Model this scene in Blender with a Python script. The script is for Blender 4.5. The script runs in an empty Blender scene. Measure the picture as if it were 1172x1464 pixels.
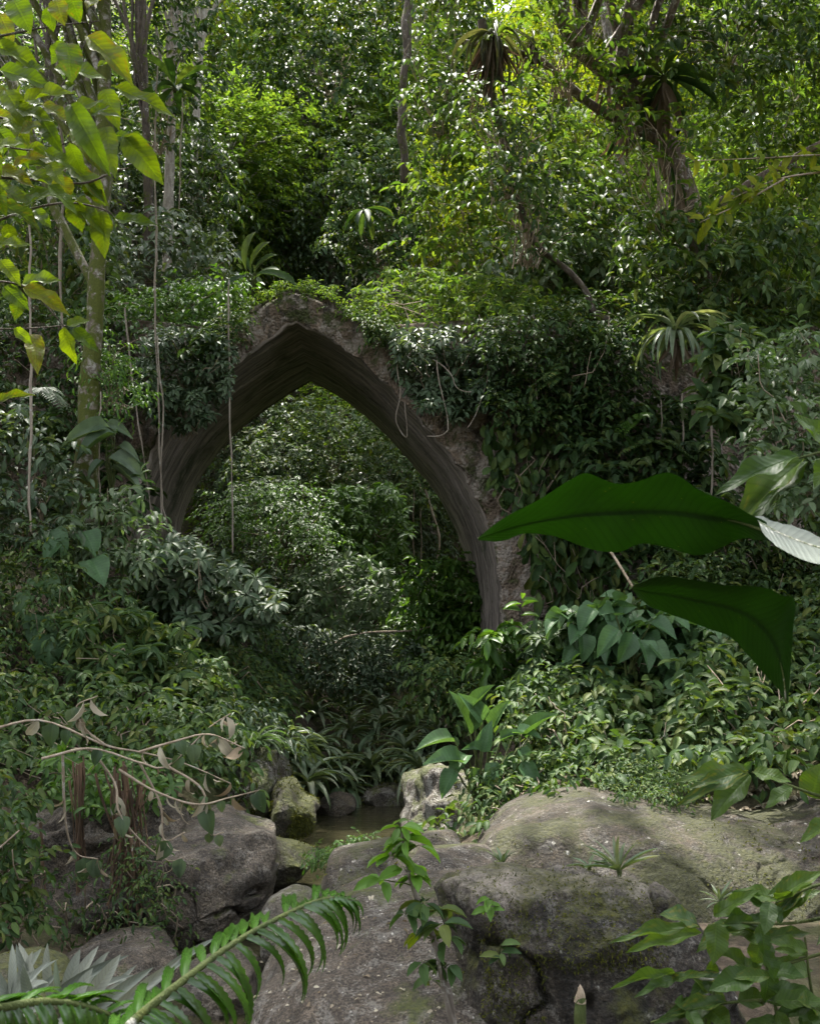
import bpy, math
import numpy as np
from mathutils import Vector, Matrix

# ------------------------------------------------------------------ camera, sky, sun, exposure
S = bpy.context.scene
COL = S.collection
CAM_H = 2.6
F_PX, CX, CY = 1500.0, 586.0, 732.0
PITCH = math.atan((865 - 732) / F_PX)
cam_d = bpy.data.cameras.new('camera')
cam_d.sensor_fit = 'VERTICAL'
cam_d.sensor_height = 36.0
cam_d.lens = F_PX / 1464.0 * 36.0
cam_d.clip_end = 2000
cam = bpy.data.objects.new('camera', cam_d)
cam.location = (0, 0, CAM_H)
cam.rotation_euler = (math.pi / 2 + PITCH, 0, 0)
COL.objects.link(cam)
S.camera = cam
cam_d.dof.use_dof = True
cam_d.dof.focus_distance = 13.0
cam_d.dof.aperture_fstop = 16.0

SUN_EL, SUN_AZ = math.radians(65), math.radians(-20)      # azimuth measured from +Y towards +X
w = bpy.data.worlds.new('World')
S.world = w
w.use_nodes = True
wn = w.node_tree.nodes
wl = w.node_tree.links
bg = wn['Background']
sky = wn.new('ShaderNodeTexSky')
sky.sky_type = 'NISHITA'
sky.sun_disc = False
sky.sun_elevation = SUN_EL
sky.sun_rotation = SUN_AZ
sky.dust_density = 4.0
sky.air_density = 1.0
sky.ozone_density = 1.0
hs = wn.new('ShaderNodeHueSaturation')
hs.inputs['Saturation'].default_value = 0.3
wl.new(sky.outputs[0], hs.inputs['Color'])
wl.new(hs.outputs[0], bg.inputs['Color'])
bg.inputs['Strength'].default_value = 0.15

sun_d = bpy.data.lights.new('sun', 'SUN')
sun_d.energy = 2.7
sun_d.angle = math.radians(0.8)
sun_d.color = (1.0, 0.95, 0.86)
sun = bpy.data.objects.new('sun', sun_d)
sdir = Vector((math.sin(SUN_AZ) * math.cos(SUN_EL), math.cos(SUN_AZ) * math.cos(SUN_EL), math.sin(SUN_EL)))
sun.rotation_euler = (-sdir).to_track_quat('-Z', 'Y').to_euler()
sun.location = sdir * 60
COL.objects.link(sun)
S.view_settings.view_transform = 'Standard'
S.view_settings.look = 'None'
S.view_settings.gamma = 1.0
S.view_settings.exposure = 2.68
S.cycles.max_bounces = 7
S.cycles.diffuse_bounces = 4
S.cycles.glossy_bounces = 3
S.cycles.transmission_bounces = 5
S.cycles.transparent_max_bounces = 4
S.cycles.use_denoising = True
S.cycles.sample_clamp_indirect = 6.0

# ------------------------------------------------------------------ maths helpers
rng = np.random.default_rng(11)
UP = np.array([0, 0, 1.0])
CP, SP = math.cos(PITCH), math.sin(PITCH)
CAMP = np.array([0, 0, CAM_H])


def at(px, py, Y):
    """the point at distance Y in front of the camera that is seen at a place in the photograph"""
    x = (np.asarray(px, float) - CX) / F_PX
    y = (CY - np.asarray(py, float)) / F_PX
    d = np.stack([x + 0 * y, CP - SP * y + 0 * x, SP + CP * y + 0 * x], -1)
    return CAMP + d * (np.asarray(Y, float)[..., None] / d[..., 1:2])


def nrm(v):
    return v / (np.linalg.norm(v, axis=-1, keepdims=True) + 1e-9)


def U(a, b, n=None):
    return rng.uniform(a, b, n)


def _hash(i, j, k, seed):
    h = (i * 374761393 + j * 668265263 + k * 2147483647 + seed * 144269) & 0xFFFFFFFF
    h = ((h ^ (h >> 13)) * 1274126177) & 0xFFFFFFFF
    return ((h ^ (h >> 16)) & 0xFFFFFF) / float(0xFFFFFF)


def vnoise(p, seed=0):
    p = np.asarray(p, float)
    i = np.floor(p).astype(np.int64)
    f = p - i
    f = f * f * (3 - 2 * f)
    r = 0
    for dx in (0, 1):
        for dy in (0, 1):
            for dz in (0, 1):
                wgt = (f[..., 0] if dx else 1 - f[..., 0]) * (f[..., 1] if dy else 1 - f[..., 1]) * (f[..., 2] if dz else 1 - f[..., 2])
                r = r + wgt * _hash(i[..., 0] + dx, i[..., 1] + dy, i[..., 2] + dz, seed)
    return r * 2 - 1


def fbm(p, oct=4, seed=0, gain=.5):
    a, r, p = 1.0, 0, np.asarray(p, float)
    for o in range(oct):
        r = r + a * vnoise(p, seed + o * 17)
        p = p * 2.03 + 3.1
        a *= gain
    return r


def smooth(curve, n):
    """Catmull-Rom resampling of control points to n points"""
    c = np.asarray(curve, float)
    c = np.vstack([2 * c[0] - c[1], c, 2 * c[-1] - c[-2]])
    t = np.linspace(0, len(c) - 3 - 1e-6, n)
    i = t.astype(int)
    f = (t - i)[:, None]
    p0, p1, p2, p3 = c[i], c[i + 1], c[i + 2], c[i + 3]
    return .5 * (2 * p1 + (p2 - p0) * f + (2 * p0 - 5 * p1 + 4 * p2 - p3) * f ** 2 + (3 * p1 - p0 - 3 * p2 + p3) * f ** 3)


# ------------------------------------------------------------------ mesh helpers
def make_mesh(name, V, faces, mat=None, attrs=None, smooth_shade=True):
    """faces: list of (m,k) index arrays"""
    me = bpy.data.meshes.new(name)
    V = np.ascontiguousarray(V, np.float32)
    me.vertices.add(len(V))
    me.vertices.foreach_set('co', V.ravel())
    faces = [np.asarray(f, np.int32) for f in faces if len(f)]
    tot = np.concatenate([np.full(len(f), f.shape[1], np.int32) for f in faces])
    idx = np.concatenate([f.ravel() for f in faces])
    st = np.concatenate([[0], np.cumsum(tot)[:-1]]).astype(np.int32)
    me.loops.add(len(idx))
    me.loops.foreach_set('vertex_index', idx)
    me.polygons.add(len(tot))
    me.polygons.foreach_set('loop_start', st)
    me.polygons.foreach_set('loop_total', tot)
    me.polygons.foreach_set('use_smooth', np.full(len(tot), smooth_shade, bool))
    for k, a in (attrs or {}).items():
        a = np.ascontiguousarray(a, np.float32)
        if a.ndim == 1:
            at_ = me.attributes.new(k, 'FLOAT', 'POINT')
            at_.data.foreach_set('value', a)
        else:
            at_ = me.attributes.new(k, 'FLOAT_VECTOR', 'POINT')
            if a.shape[1] == 2:
                a = np.hstack([a, np.zeros((len(a), 1), np.float32)])
            at_.data.foreach_set('vector', np.ascontiguousarray(a).ravel())
    if mat:
        me.materials.append(mat)
    me.update(calc_edges=True)
    return me


class MB:
    """collects geometry in world space and links it as ONE object"""
    def __init__(s):
        s.V, s.F3, s.F4, s.rnd, s.luv, s.n = [], [], [], [], [], 0

    def add(s, V, tri=None, quad=None, rnd=0.5, luv=None):
        V = np.asarray(V, float)
        s.V.append(V)
        if tri is not None and len(tri):
            s.F3.append(np.asarray(tri) + s.n)
        if quad is not None and len(quad):
            s.F4.append(np.asarray(quad) + s.n)
        s.rnd.append(np.broadcast_to(np.asarray(rnd, float), (len(V),)))
        s.luv.append(np.zeros((len(V), 2)) if luv is None else luv)
        s.n += len(V)
        return s

    def leaves(s, T, P, D, N, L, W):
        V, tri, quad, luv = place_leaves(T, P, D, N, L, W)
        k = len(T['v'])
        s.add(V, tri, quad, np.repeat(rng.random(len(P)), k), luv)
        return s

    def tube(s, pts, rad, sides=6, rough=0.0, seed=0, cap=True):
        pts = np.asarray(pts, float)
        n = len(pts)
        rad = np.broadcast_to(np.asarray(rad, float), (n,))
        tg = nrm(np.gradient(pts, axis=0))
        a = nrm(np.cross(tg, np.array([0.31, 0.93, 0.17])))
        b = np.cross(tg, a)
        th = np.linspace(0, 2 * np.pi, sides, endpoint=False)
        rr = rad[:, None] * np.ones((1, sides))
        if rough:
            q = np.stack([np.cos(th)[None] * np.ones((n, 1)) * 1.3, np.sin(th)[None] * np.ones((n, 1)) * 1.3,
                          np.linspace(0, n * .6, n)[:, None] * np.ones((1, sides))], -1)
            rr = rr * (1 + rough * fbm(q, 3, seed))
        V = pts[:, None] + rr[..., None] * (np.cos(th)[None, :, None] * a[:, None] + np.sin(th)[None, :, None] * b[:, None])
        i = np.arange(n - 1)[:, None] * sides
        j = np.arange(sides)[None]
        j2 = (j + 1) % sides
        quad = np.stack([i + j, i + j2, i + sides + j2, i + sides + j], -1).reshape(-1, 4)
        V = V.reshape(-1, 3)
        tri = None
        if cap:
            V = np.vstack([V, pts[-1:] + tg[-1:] * rad[-1]])
            e = (n - 1) * sides
            tri = np.array([[e + k, e + (k + 1) % sides, n * sides] for k in range(sides)])
        s.add(V, tri, quad, rng.random())
        return s

    def build(s, name, mat, parent=None, kind=None, origin=None, smooth_shade=True, **props):
        V = np.vstack(s.V)
        if parent is not None:
            org = WORLD[parent.name]
        else:
            org = np.array(origin if origin is not None else [V[:, 0].mean(), V[:, 1].mean(), V[:, 2].min()])
        me = make_mesh(name, V - org, [np.vstack(f) for f in (s.F3, s.F4) if f], mat,
                       {'rnd': np.concatenate(s.rnd), 'luv': np.vstack(s.luv)}, smooth_shade)
        o = bpy.data.objects.new(name, me)
        if parent is not None:
            o.parent = parent
        else:
            o.location = org
        COL.objects.link(o)
        WORLD[o.name] = org
        if kind:
            o['kind'] = kind
        for k, v in props.items():
            o[k] = v
        return o


WORLD = {}


def tag(o, label, cat, group=None):
    o['label'] = label
    o['category'] = cat
    if group:
        o['group'] = group
    return o


def thing(name, label, cat, loc, group=None):
    o = bpy.data.objects.new(name, None)
    o.empty_display_size = .1
    o.location = loc
    COL.objects.link(o)
    WORLD[o.name] = np.array(loc, float)
    return tag(o, label, cat, group)


def copy_tree(root, loc, rotz=0, scale=1.0, label=None):
    r = root.copy()
    COL.objects.link(r)
    r.location = loc
    r.rotation_euler = (0, 0, rotz)
    r.scale = (scale, scale, scale) if np.isscalar(scale) else scale
    if label:
        r['label'] = label
    for ch in list(root.children):
        c = ch.copy()
        COL.objects.link(c)
        c.parent = r
        for g in ch.children:
            d = g.copy()
            COL.objects.link(d)
            d.parent = c
    return r


# ------------------------------------------------------------------ leaves
def leaf_template(nseg, ncol=2, fold=.12, curl=.5, pos=.42, tip=1.0, serr=0.0, wave=0.0, ar=.4):
    """unit leaf along +Y, upper side +Z; real midrib fold and arched length"""
    ys = np.linspace(0, 1, nseg + 1)
    V, luv = [], []
    th = curl * ys
    cy = np.concatenate([[0], np.cumsum(np.cos(.5 * (th[1:] + th[:-1])) / nseg)])
    cz = -np.concatenate([[0], np.cumsum(np.sin(.5 * (th[1:] + th[:-1])) / nseg)])
    xs = np.linspace(-1, 1, ncol + 1)
    for i, y in enumerate(ys):
        a = .9 * pos / (1 - pos) if pos < .5 else 1
        wv = (y ** (pos * 1.6)) * ((1 - y) ** ((1 - pos) * 1.5 * tip))
        V.append((y, wv))
    wm = max(v[1] for v in V)
    out = []
    for i, (y, wv) in enumerate(V):
        hw = .5 * wv / wm
        if serr and 0 < i < nseg:
            hw *= 1 - serr * (i % 2)
        if i == 0:
            hw = .03
        if i == nseg:
            hw = 0.012
        for x in xs:
            nz = (fold * abs(x) * hw * 2 + wave * math.sin(y * 13 + (x > 0) * 1.3) * abs(x) * hw) * ar
            nx, ny = -math.sin(-th[i]) * nz, math.cos(th[i]) * nz
            out.append((x * hw, cy[i] + nx, cz[i] + ny))
            luv.append((x, y))
    c = ncol + 1
    quad = [(i * c + j, i * c + j + 1, (i + 1) * c + j + 1, (i + 1) * c + j) for i in range(nseg) for j in range(ncol)]
    return {'v': np.array(out), 'quad': np.array(quad), 'tri': None, 'luv': np.array(luv)}


LEAF_FAR = {'v': np.array([(0, 0, 0), (-.5, .42, .02), (0, .46, -.06), (.5, .42, .02), (0, 1, -.16)]),
            'tri': np.array([(0, 2, 1), (0, 3, 2), (1, 2, 4), (2, 3, 4)]), 'quad': None,
            'luv': np.array([(0, 0), (-1, .42), (0, .46), (1, .42), (0, 1.)])}
LEAF_MID = leaf_template(4, 2, .35, .55, ar=.42)
LEAF_NARROW = leaf_template(4, 2, .4, .9, .45, ar=.3)
LEAF_HEART = leaf_template(7, 4, .35, .6, .22, .9, ar=.65)
LEAF_STRAP = leaf_template(8, 2, .6, 1.7, .25, .7, ar=.07)
LEAF_STIFF = leaf_template(7, 2, .5, .45, .35, .8, ar=.11)
LEAF_NEAR = leaf_template(14, 4, .3, .42, .42, 1.2, .04, .3, ar=.42)
LEAF_NEAR_FLAT = leaf_template(14, 4, .2, .25, .40, 1.25, .06, .3, ar=.42)
LEAF_TONGUE = leaf_template(6, 2, .35, .7, .5, .7, ar=.3)
BLADE = {'v': np.array([(-.5, 0, 0), (.5, 0, 0), (.3, .55, -.06), (-.3, .55, -.06), (0, 1, -.25)]),
         'tri': np.array([(3, 2, 4)]), 'quad': np.array([(0, 1, 2, 3)]), 'luv': np.array([(-1, 0), (1, 0), (1, .5), (-1, .5), (0, 1.)])}


def place_leaves(T, P, D, N, L, W):
    P, D, N = np.asarray(P, float), nrm(np.asarray(D, float)), np.asarray(N, float)
    n = len(P)
    L = np.broadcast_to(np.asarray(L, float), (n,))[:, None, None]
    W = np.broadcast_to(np.asarray(W, float), (n,))[:, None, None]
    X = nrm(np.cross(D, N))
    Z = np.cross(X, D)
    v = T['v'][None]
    V = P[:, None] + X[:, None] * v[..., :1] * W + D[:, None] * v[..., 1:2] * L + Z[:, None] * v[..., 2:] * L
    k = T['v'].shape[0]
    off = (np.arange(n) * k)[:, None, None]
    tri = None if T['tri'] is None else (T['tri'][None] + off).reshape(-1, 3)
    quad = None if T['quad'] is None else (T['quad'][None] + off).reshape(-1, 4)
    return V.reshape(-1, 3), tri, quad, np.tile(T['luv'], (n, 1))


LEAF_MESHES = {}


def leaf_object(root, T, key, mat, P, D, N, L, W, name='leaf', label=None):
    """one leaf as an object of its own; alike leaves share the mesh"""
    k = (key, mat.name)
    if k not in LEAF_MESHES:
        fs = [f for f in (T['tri'], T['quad']) if f is not None]
        LEAF_MESHES[k] = make_mesh('leaf', T['v'], fs, mat, {'rnd': np.zeros(len(T['v'])), 'luv': T['luv']})
    D = nrm(np.asarray(D, float))
    X = nrm(np.cross(D, np.asarray(N, float)))
    Z = np.cross(X, D)
    o = bpy.data.objects.new(name, LEAF_MESHES[k])
    P = np.asarray(P) - WORLD[root.name]
    M = Matrix(((X[0] * W, D[0] * L, Z[0] * L, P[0]), (X[1] * W, D[1] * L, Z[1] * L, P[1]), (X[2] * W, D[2] * L, Z[2] * L, P[2]), (0, 0, 0, 1)))
    o.parent = root
    o.matrix_basis = M
    COL.objects.link(o)
    if label:
        o['label'] = label
    return o


def foliage(root, leaves, T, key, mat, singles=0, name='leaf', mass='foliage'):
    """leaves = (P,D,N,L,W): the ones that show largest become leaf objects, the rest one mass"""
    P, D, N, L, W = leaves
    n = len(P)
    L = np.broadcast_to(np.asarray(L, float), (n,))
    W = np.broadcast_to(np.asarray(W, float), (n,))
    order = np.argsort(P[:, 1] - 2.0 * L + rng.random(n) * .2)
    pick = order[:singles]
    rest = order[singles:]
    for i in pick:
        leaf_object(root, T, key, mat, P[i], D[i], N[i], L[i], W[i], name)
    if len(rest):
        mb = MB()
        mb.leaves(T, P[rest], D[rest], N[rest], L[rest], W[rest])
        mb.build(mass, mat, root, 'stuff')


def join(*ls):
    ls = [l for l in ls if l is not None]
    return tuple(np.concatenate([np.broadcast_to(np.asarray(l[i], float), l[0].shape if i < 3 else (len(l[0]),)) for l in ls]) for i in range(5))


def spray(St, D, Ln, k, L, wr=.42, droop=.3, spread=.9, jit=.3, upn=1.0, back=0.0):
    """leafy twigs: k alternate leaves along each twig"""
    St, D = np.asarray(St, float), nrm(np.asarray(D, float))
    m = len(St)
    Ln = np.broadcast_to(np.asarray(Ln, float), (m,))
    t = ((np.arange(k) + .7) / k)[None, :, None]
    pos = St[:, None] + D[:, None] * Ln[:, None, None] * t
    pos = pos - UP * droop * Ln[:, None, None] * t ** 2
    tg = nrm(D[:, None] - UP * 2 * droop * t)
    side = nrm(np.cross(tg, UP)) * np.where(np.arange(k) % 2, 1, -1)[None, :, None]
    last = (np.arange(k) == k - 1)[None, :, None]
    ld = np.where(last, tg * 1.0, tg * .6 + side * spread) + rng.normal(0, jit, pos.shape) - UP * droop * .6
    N = UP * upn + rng.normal(0, .35, pos.shape) + np.array([0, -1.0, 0]) * back
    sz = U(.65, 1.15, (m, k)) * L
    return pos.reshape(-1, 3), nrm(ld).reshape(-1, 3), N.reshape(-1, 3), sz.ravel(), sz.ravel() * wr


def whorl(C, A, k, L, wr=.35, droop=.35, jit=.2):
    """palmate clusters: k leaflets round each point, hanging outward"""
    C, A = np.asarray(C, float), nrm(np.asarray(A, float))
    m = len(C)
    a = nrm(np.cross(A, np.array([.3, .2, .9])))
    b = np.cross(A, a)
    th = np.linspace(0, 2 * np.pi, k, endpoint=False)[None] + U(0, 6.3, (m, 1)) + rng.normal(0, .15, (m, k))
    rad = np.cos(th)[..., None] * a[:, None] + np.sin(th)[..., None] * b[:, None]
    ld = nrm(rad + A[:, None] * .25 - UP * droop + rng.normal(0, jit, rad.shape))
    N = A[:, None] + UP * .35 + rng.normal(0, .2, rad.shape)
    sz = U(.7, 1.15, (m, k)) * L
    P = C[:, None] + rad * .02
    return P.reshape(-1, 3), ld.reshape(-1, 3), N.reshape(-1, 3), sz.ravel(), sz.ravel() * wr


def blob_twigs(c, r, nblob, ntwig, fill=.75, br=(.32, .55)):
    """twig starts and directions spread over sub-clumps of an ellipsoid"""
    c, r = np.asarray(c, float), np.asarray(r, float)
    v = nrm(rng.normal(size=(nblob, 3))) * (rng.random((nblob, 1)) ** .4) * fill
    bc = c + v * r
    bs = U(br[0], br[1], nblob)
    i = rng.integers(0, nblob, ntwig)
    d = nrm(rng.normal(size=(ntwig, 3)) + np.array([0, 0, .25]))
    rad = bs[i][:, None] * (rng.random((ntwig, 1)) ** .35)
    st = bc[i] + d * r * rad * .9
    dr = nrm(d * np.array([1, 1, .6]) + .35 * nrm(st - c) + rng.normal(0, .3, d.shape))
    return st, dr, bc


def in_poly(poly, n):
    """n random points (pixels) inside a polygon"""
    poly = np.asarray(poly, float)
    lo, hi = poly.min(0), poly.max(0)
    out = []
    tot = 0
    while tot < n:
        p = rng.uniform(lo, hi, (n * 3 + 20, 2))
        x, y = p[:, 0], p[:, 1]
        ins = np.zeros(len(p), bool)
        for (x1, y1), (x2, y2) in zip(poly, np.roll(poly, -1, 0)):
            c = ((y1 > y) != (y2 > y)) & (x < (x2 - x1) * (y - y1) / (y2 - y1 + 1e-9) + x1)
            ins ^= c
        out.append(p[ins])
        tot += ins.sum()
    return np.vstack(out)[:n]


# ------------------------------------------------------------------ materials
def new_mat(name):
    m = bpy.data.materials.new(name)
    m.use_nodes = True
    nt = m.node_tree
    for n in list(nt.nodes):
        nt.nodes.remove(n)
    out = nt.nodes.new('ShaderNodeOutputMaterial')
    return m, nt, out


class NT:
    def __init__(s, nt):
        s.nt = nt

    def n(s, t, **kw):
        x = s.nt.nodes.new('ShaderNode' + t)
        for k, v in kw.items():
            setattr(x, k, v)
        return x

    def l(s, a, b):
        s.nt.links.new(a, b)

    def val(s, sock, v):
        if isinstance(v, (int, float)):
            sock.default_value = v
        elif isinstance(v, tuple):
            sock.default_value = v if len(v) != 3 or sock.type != 'RGBA' else (*v, 1)
        else:
            s.l(v, sock)

    def math(s, op, a, b=0.0, c=None, clamp=False):
        x = s.n('Math', operation=op, use_clamp=clamp)
        s.val(x.inputs[0], a)
        s.val(x.inputs[1], b)
        if c is not None:
            s.val(x.inputs[2], c)
        return x.outputs[0]

    def mix(s, f, a, b, blend='MIX'):
        x = s.n('Mix', data_type='RGBA', blend_type=blend)
        s.val(x.inputs[0], f)
        s.val(x.inputs[6], a)
        s.val(x.inputs[7], b)
        return x.outputs[2]

    def noise(s, vec, scale, detail=4, rough=.55, dist=0.0):
        x = s.n('TexNoise')
        if vec is not None:
            s.l(vec, x.inputs['Vector'])
        x.inputs['Scale'].default_value = scale
        x.inputs['Detail'].default_value = detail
        x.inputs['Roughness'].default_value = rough
        x.inputs['Distortion'].default_value = dist
        return x.outputs['Fac']

    def voro(s, vec, scale, feature='F1', out='Distance', rand=1.0):
        x = s.n('TexVoronoi', feature=feature)
        s.l(vec, x.inputs['Vector'])
        x.inputs['Scale'].default_value = scale
        x.inputs['Randomness'].default_value = rand
        return x.outputs[out]

    def ramp(s, f, stops):
        x = s.n('ValToRGB')
        e = x.color_ramp.elements
        while len(e) < len(stops):
            e.new(.5)
        for el, (p, c) in zip(e, stops):
            el.position = p
            el.color = (c, c, c, 1) if isinstance(c, (int, float)) else (*c, 1)
        s.l(f, x.inputs[0])
        return x.outputs[0]

    def scale(s, vec, sx, sy, sz):
        x = s.n('Mapping')
        s.l(vec, x.inputs['Vector'])
        x.inputs['Scale'].default_value = (sx, sy, sz)
        return x.outputs[0]

    def bump(s, h, strength, dist, nrm_=None):
        x = s.n('Bump')
        x.inputs['Strength'].default_value = strength
        x.inputs['Distance'].default_value = dist
        s.l(h, x.inputs['Height'])
        if nrm_ is not None:
            s.l(nrm_, x.inputs['Normal'])
        return x.outputs[0]

    def attr(s, name):
        return s.n('Attribute', attribute_name=name)

    def principled(s, col, rough, normal=None, spec=.5):
        b = s.n('BsdfPrincipled')
        s.val(b.inputs['Base Color'], col)
        s.val(b.inputs['Roughness'], rough)
        b.inputs['Specular IOR Level'].default_value = spec
        if normal is not None:
            s.l(normal, b.inputs['Normal'])
        return b


def leaf_mat(name, stops, trans=.35, tcol=(1.5, 1.5, .5), rough=.4, spec=.28, veins=0.0, patch=None, rib=1.35, edge=None, vfreq=75.0):
    rough = rough + .06
    """stops: colours from one plant's darkest to its lightest leaf"""
    m, nt, out = new_mat(name)
    g = NT(nt)
    oi = g.n('ObjectInfo').outputs['Random']
    r = g.math('FRACT', g.math('ADD', g.attr('rnd').outputs['Fac'], oi))
    col = g.ramp(r, [(i / (len(stops) - 1), c) for i, c in enumerate(stops)])
    tc = g.n('TexCoord').outputs['Object']
    luv = g.attr('luv').outputs['Vector']
    sep = g.n('SeparateXYZ')
    g.l(luv, sep.inputs[0])
    ax = g.math('ABSOLUTE', sep.outputs[0])
    mid = g.ramp(ax, [(0.03, 1.0), (.12, 0.0)])
    col = g.mix(g.math('MULTIPLY', mid, .6), col, g.mix(1.0, col, (rib, rib, rib * .9), 'MULTIPLY'))
    geo = g.n('NewGeometry').outputs['Position']
    nz = g.noise(geo, 9.0, 2)
    col = g.mix(1.0, col, g.ramp(nz, [(.3, .78), (.7, 1.22)]), 'MULTIPLY')
    if patch:
        pn = g.noise(g.scale(luv, 1.2, 2.2, 1), 2.1, 3, .6, .3)
        psel = g.math('MULTIPLY', g.ramp(g.math('ADD', pn, g.math('MULTIPLY', r, .25)), [(.74, 0.0), (.86, 1.0)]), .8)
        col = g.mix(psel, col, patch)
    if edge:                                   # withered yellow rim and pinholes
        en = g.noise(g.scale(luv, .6, 6, 1), 3.0, 4, .7)
        esel = g.ramp(g.math('ADD', ax, g.math('MULTIPLY', en, .35)), [(1.12, 0.0), (1.2, 1.0)])
        esel = g.math('MULTIPLY', g.ramp(g.math('ADD', g.math('MULTIPLY', ax, .8), g.math('MULTIPLY', en, .45)), [(1.06, 0.0), (1.08, 1.0)]), .7)
        col = g.mix(esel, col, edge)
        dots = g.ramp(g.voro(g.scale(luv, 4, 14, 1), 1.4), [(.03, 1.0), (.05, 0.0)])
        col = g.mix(g.math('MULTIPLY', dots, .7), col, edge)
    normal = None
    if veins:
        sv = g.math('SINE', g.math('MULTIPLY', g.math('SUBTRACT', sep.outputs[1], g.math('MULTIPLY', ax, .14)), vfreq))
        h = g.math('ADD', g.math('MULTIPLY', sv, .12), g.math('MULTIPLY', mid, -1.0))
        normal = g.bump(h, veins, .004)
        col = g.mix(.5, col, g.mix(1.0, col, g.ramp(sv, [(.0, 1.1), (.75, 1.0), (1.0, .72)]), 'MULTIPLY'))
    b = g.principled(col, rough, normal, spec)
    t = g.n('BsdfTranslucent')
    g.l(g.mix(1.0, col, tcol, 'MULTIPLY'), t.inputs['Color'])
    if normal is not None:
        g.l(normal, t.inputs['Normal'])
    ms = g.n('MixShader')
    ms.inputs[0].default_value = trans
    g.l(b.outputs[0], ms.inputs[1])
    g.l(t.outputs[0], ms.inputs[2])
    g.l(ms.outputs[0], out.inputs['Surface'])
    return m


def rock_mat(name, dark, light, moss=.4, lichen=.3, mosscol=(.075, .085, .016), mossdark=(.03, .036, .012), streak=.5, spots=.4, crest=None, spot=26):
    m, nt, out = new_mat(name)
    g = NT(nt)
    tc = g.n('TexCoord').outputs['Object']
    geo = g.n('NewGeometry')
    nz = g.n('SeparateXYZ')
    g.l(geo.outputs['Normal'], nz.inputs[0])
    n1 = g.noise(tc, 2.2, 6, .62, .4)
    n2 = g.noise(tc, 14, 5, .65)
    n3 = g.noise(tc, 70, 4, .7)
    n4 = g.noise(tc, 190, 3, .7)
    pit = g.voro(tc, 34)
    st = g.noise(g.scale(tc, 5, 5, .7), 1.6, 5, .6, .6)
    col = g.mix(g.ramp(n1, [(.32, 0.0), (.68, 1.0)]), dark, light)
    col = g.mix(1.0, col, g.ramp(n2, [(.25, .55), (.75, 1.4)]), 'MULTIPLY')
    col = g.mix(streak, col, g.mix(1.0, col, g.ramp(st, [(.35, .35), (.62, 1.25)]), 'MULTIPLY'))
    col = g.mix(.85, col, g.mix(1.0, col, g.ramp(n3, [(.40, .38), (.60, 1.75)]), 'MULTIPLY'))
    col = g.mix(.7, col, g.mix(1.0, col, g.ramp(n4, [(.36, .5), (.64, 1.6)]), 'MULTIPLY'))
    # pale lichen crusts
    ln = g.noise(tc, 6.5, 9, .82, .5)
    lsel = g.ramp(g.math('ADD', ln, g.math('MULTIPLY', n3, .30)), [(.70 - .16 * lichen, 0.0), (.76 - .14 * lichen, 1.0)])
    col = g.mix(g.math('MULTIPLY', lsel, min(.8, lichen * 1.6)), col, g.mix(n3, (.16, .155, .135), (.36, .345, .31)))
    vs = g.voro(g.scale(tc, 1, 1, .6), spot)
    ssel = g.math('MULTIPLY', g.ramp(vs, [(.12, 1.0), (.2, 0.0)]), g.ramp(ln, [(.5, 0.0), (.58, 1.0)]))
    col = g.mix(g.math('MULTIPLY', ssel, spots), col, (.55, .53, .47))
    # moss
    mn = g.noise(g.scale(tc, 1.3, 1.3, .8), 1.7, 6, .68, .5)
    ms_ = g.math('ADD', g.math('MULTIPLY', mn, 1.0), g.math('MULTIPLY', nz.outputs[2], .10))
    ms_ = g.math('ADD', ms_, g.math('MULTIPLY', n2, .14))
    msel = g.ramp(ms_, [(.83 - .45 * moss, 0.0), (.92 - .43 * moss, 1.0)])
    mcol = g.mix(g.ramp(g.noise(tc, 34, 4, .7), [(.35, 0.0), (.65, 1.0)]), mossdark, mosscol)
    col = g.mix(g.math('MULTIPLY', msel, .92), col, mcol)
    if crest:                                   # pale lichen crust along the crest
        oz = g.n('SeparateXYZ')
        g.l(tc, oz.inputs[0])
        cz = g.math('ADD', g.math('SUBTRACT', oz.outputs[2], crest), g.math('MULTIPLY', g.math('SUBTRACT', n1, .5), .5))
        cs = g.math('MULTIPLY', g.ramp(g.math('MULTIPLY', cz, 4.0, clamp=True), [(0.0, 0.0), (.6, 1.0)]), g.ramp(g.math('ADD', ln, g.math('MULTIPLY', n3, .25)), [(.5, 0.0), (.66, .85)]))
        col = g.mix(cs, col, g.mix(n3, (.13, .11, .09), (.33, .29, .25)))
    h = g.math('ADD', g.math('MULTIPLY', n2, .6), g.math('ADD', g.math('MULTIPLY', n3, .45), g.math('ADD', g.math('MULTIPLY', msel, .25), g.math('MULTIPLY', pit, .3))))
    normal = g.bump(n4, .6, .006, g.bump(h, .9, .05))
    b = g.principled(col, g.ramp(n2, [(.3, .62), (.7, .9)]), normal, .35)
    g.l(b.outputs[0], out.inputs['Surface'])
    return m


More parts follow.
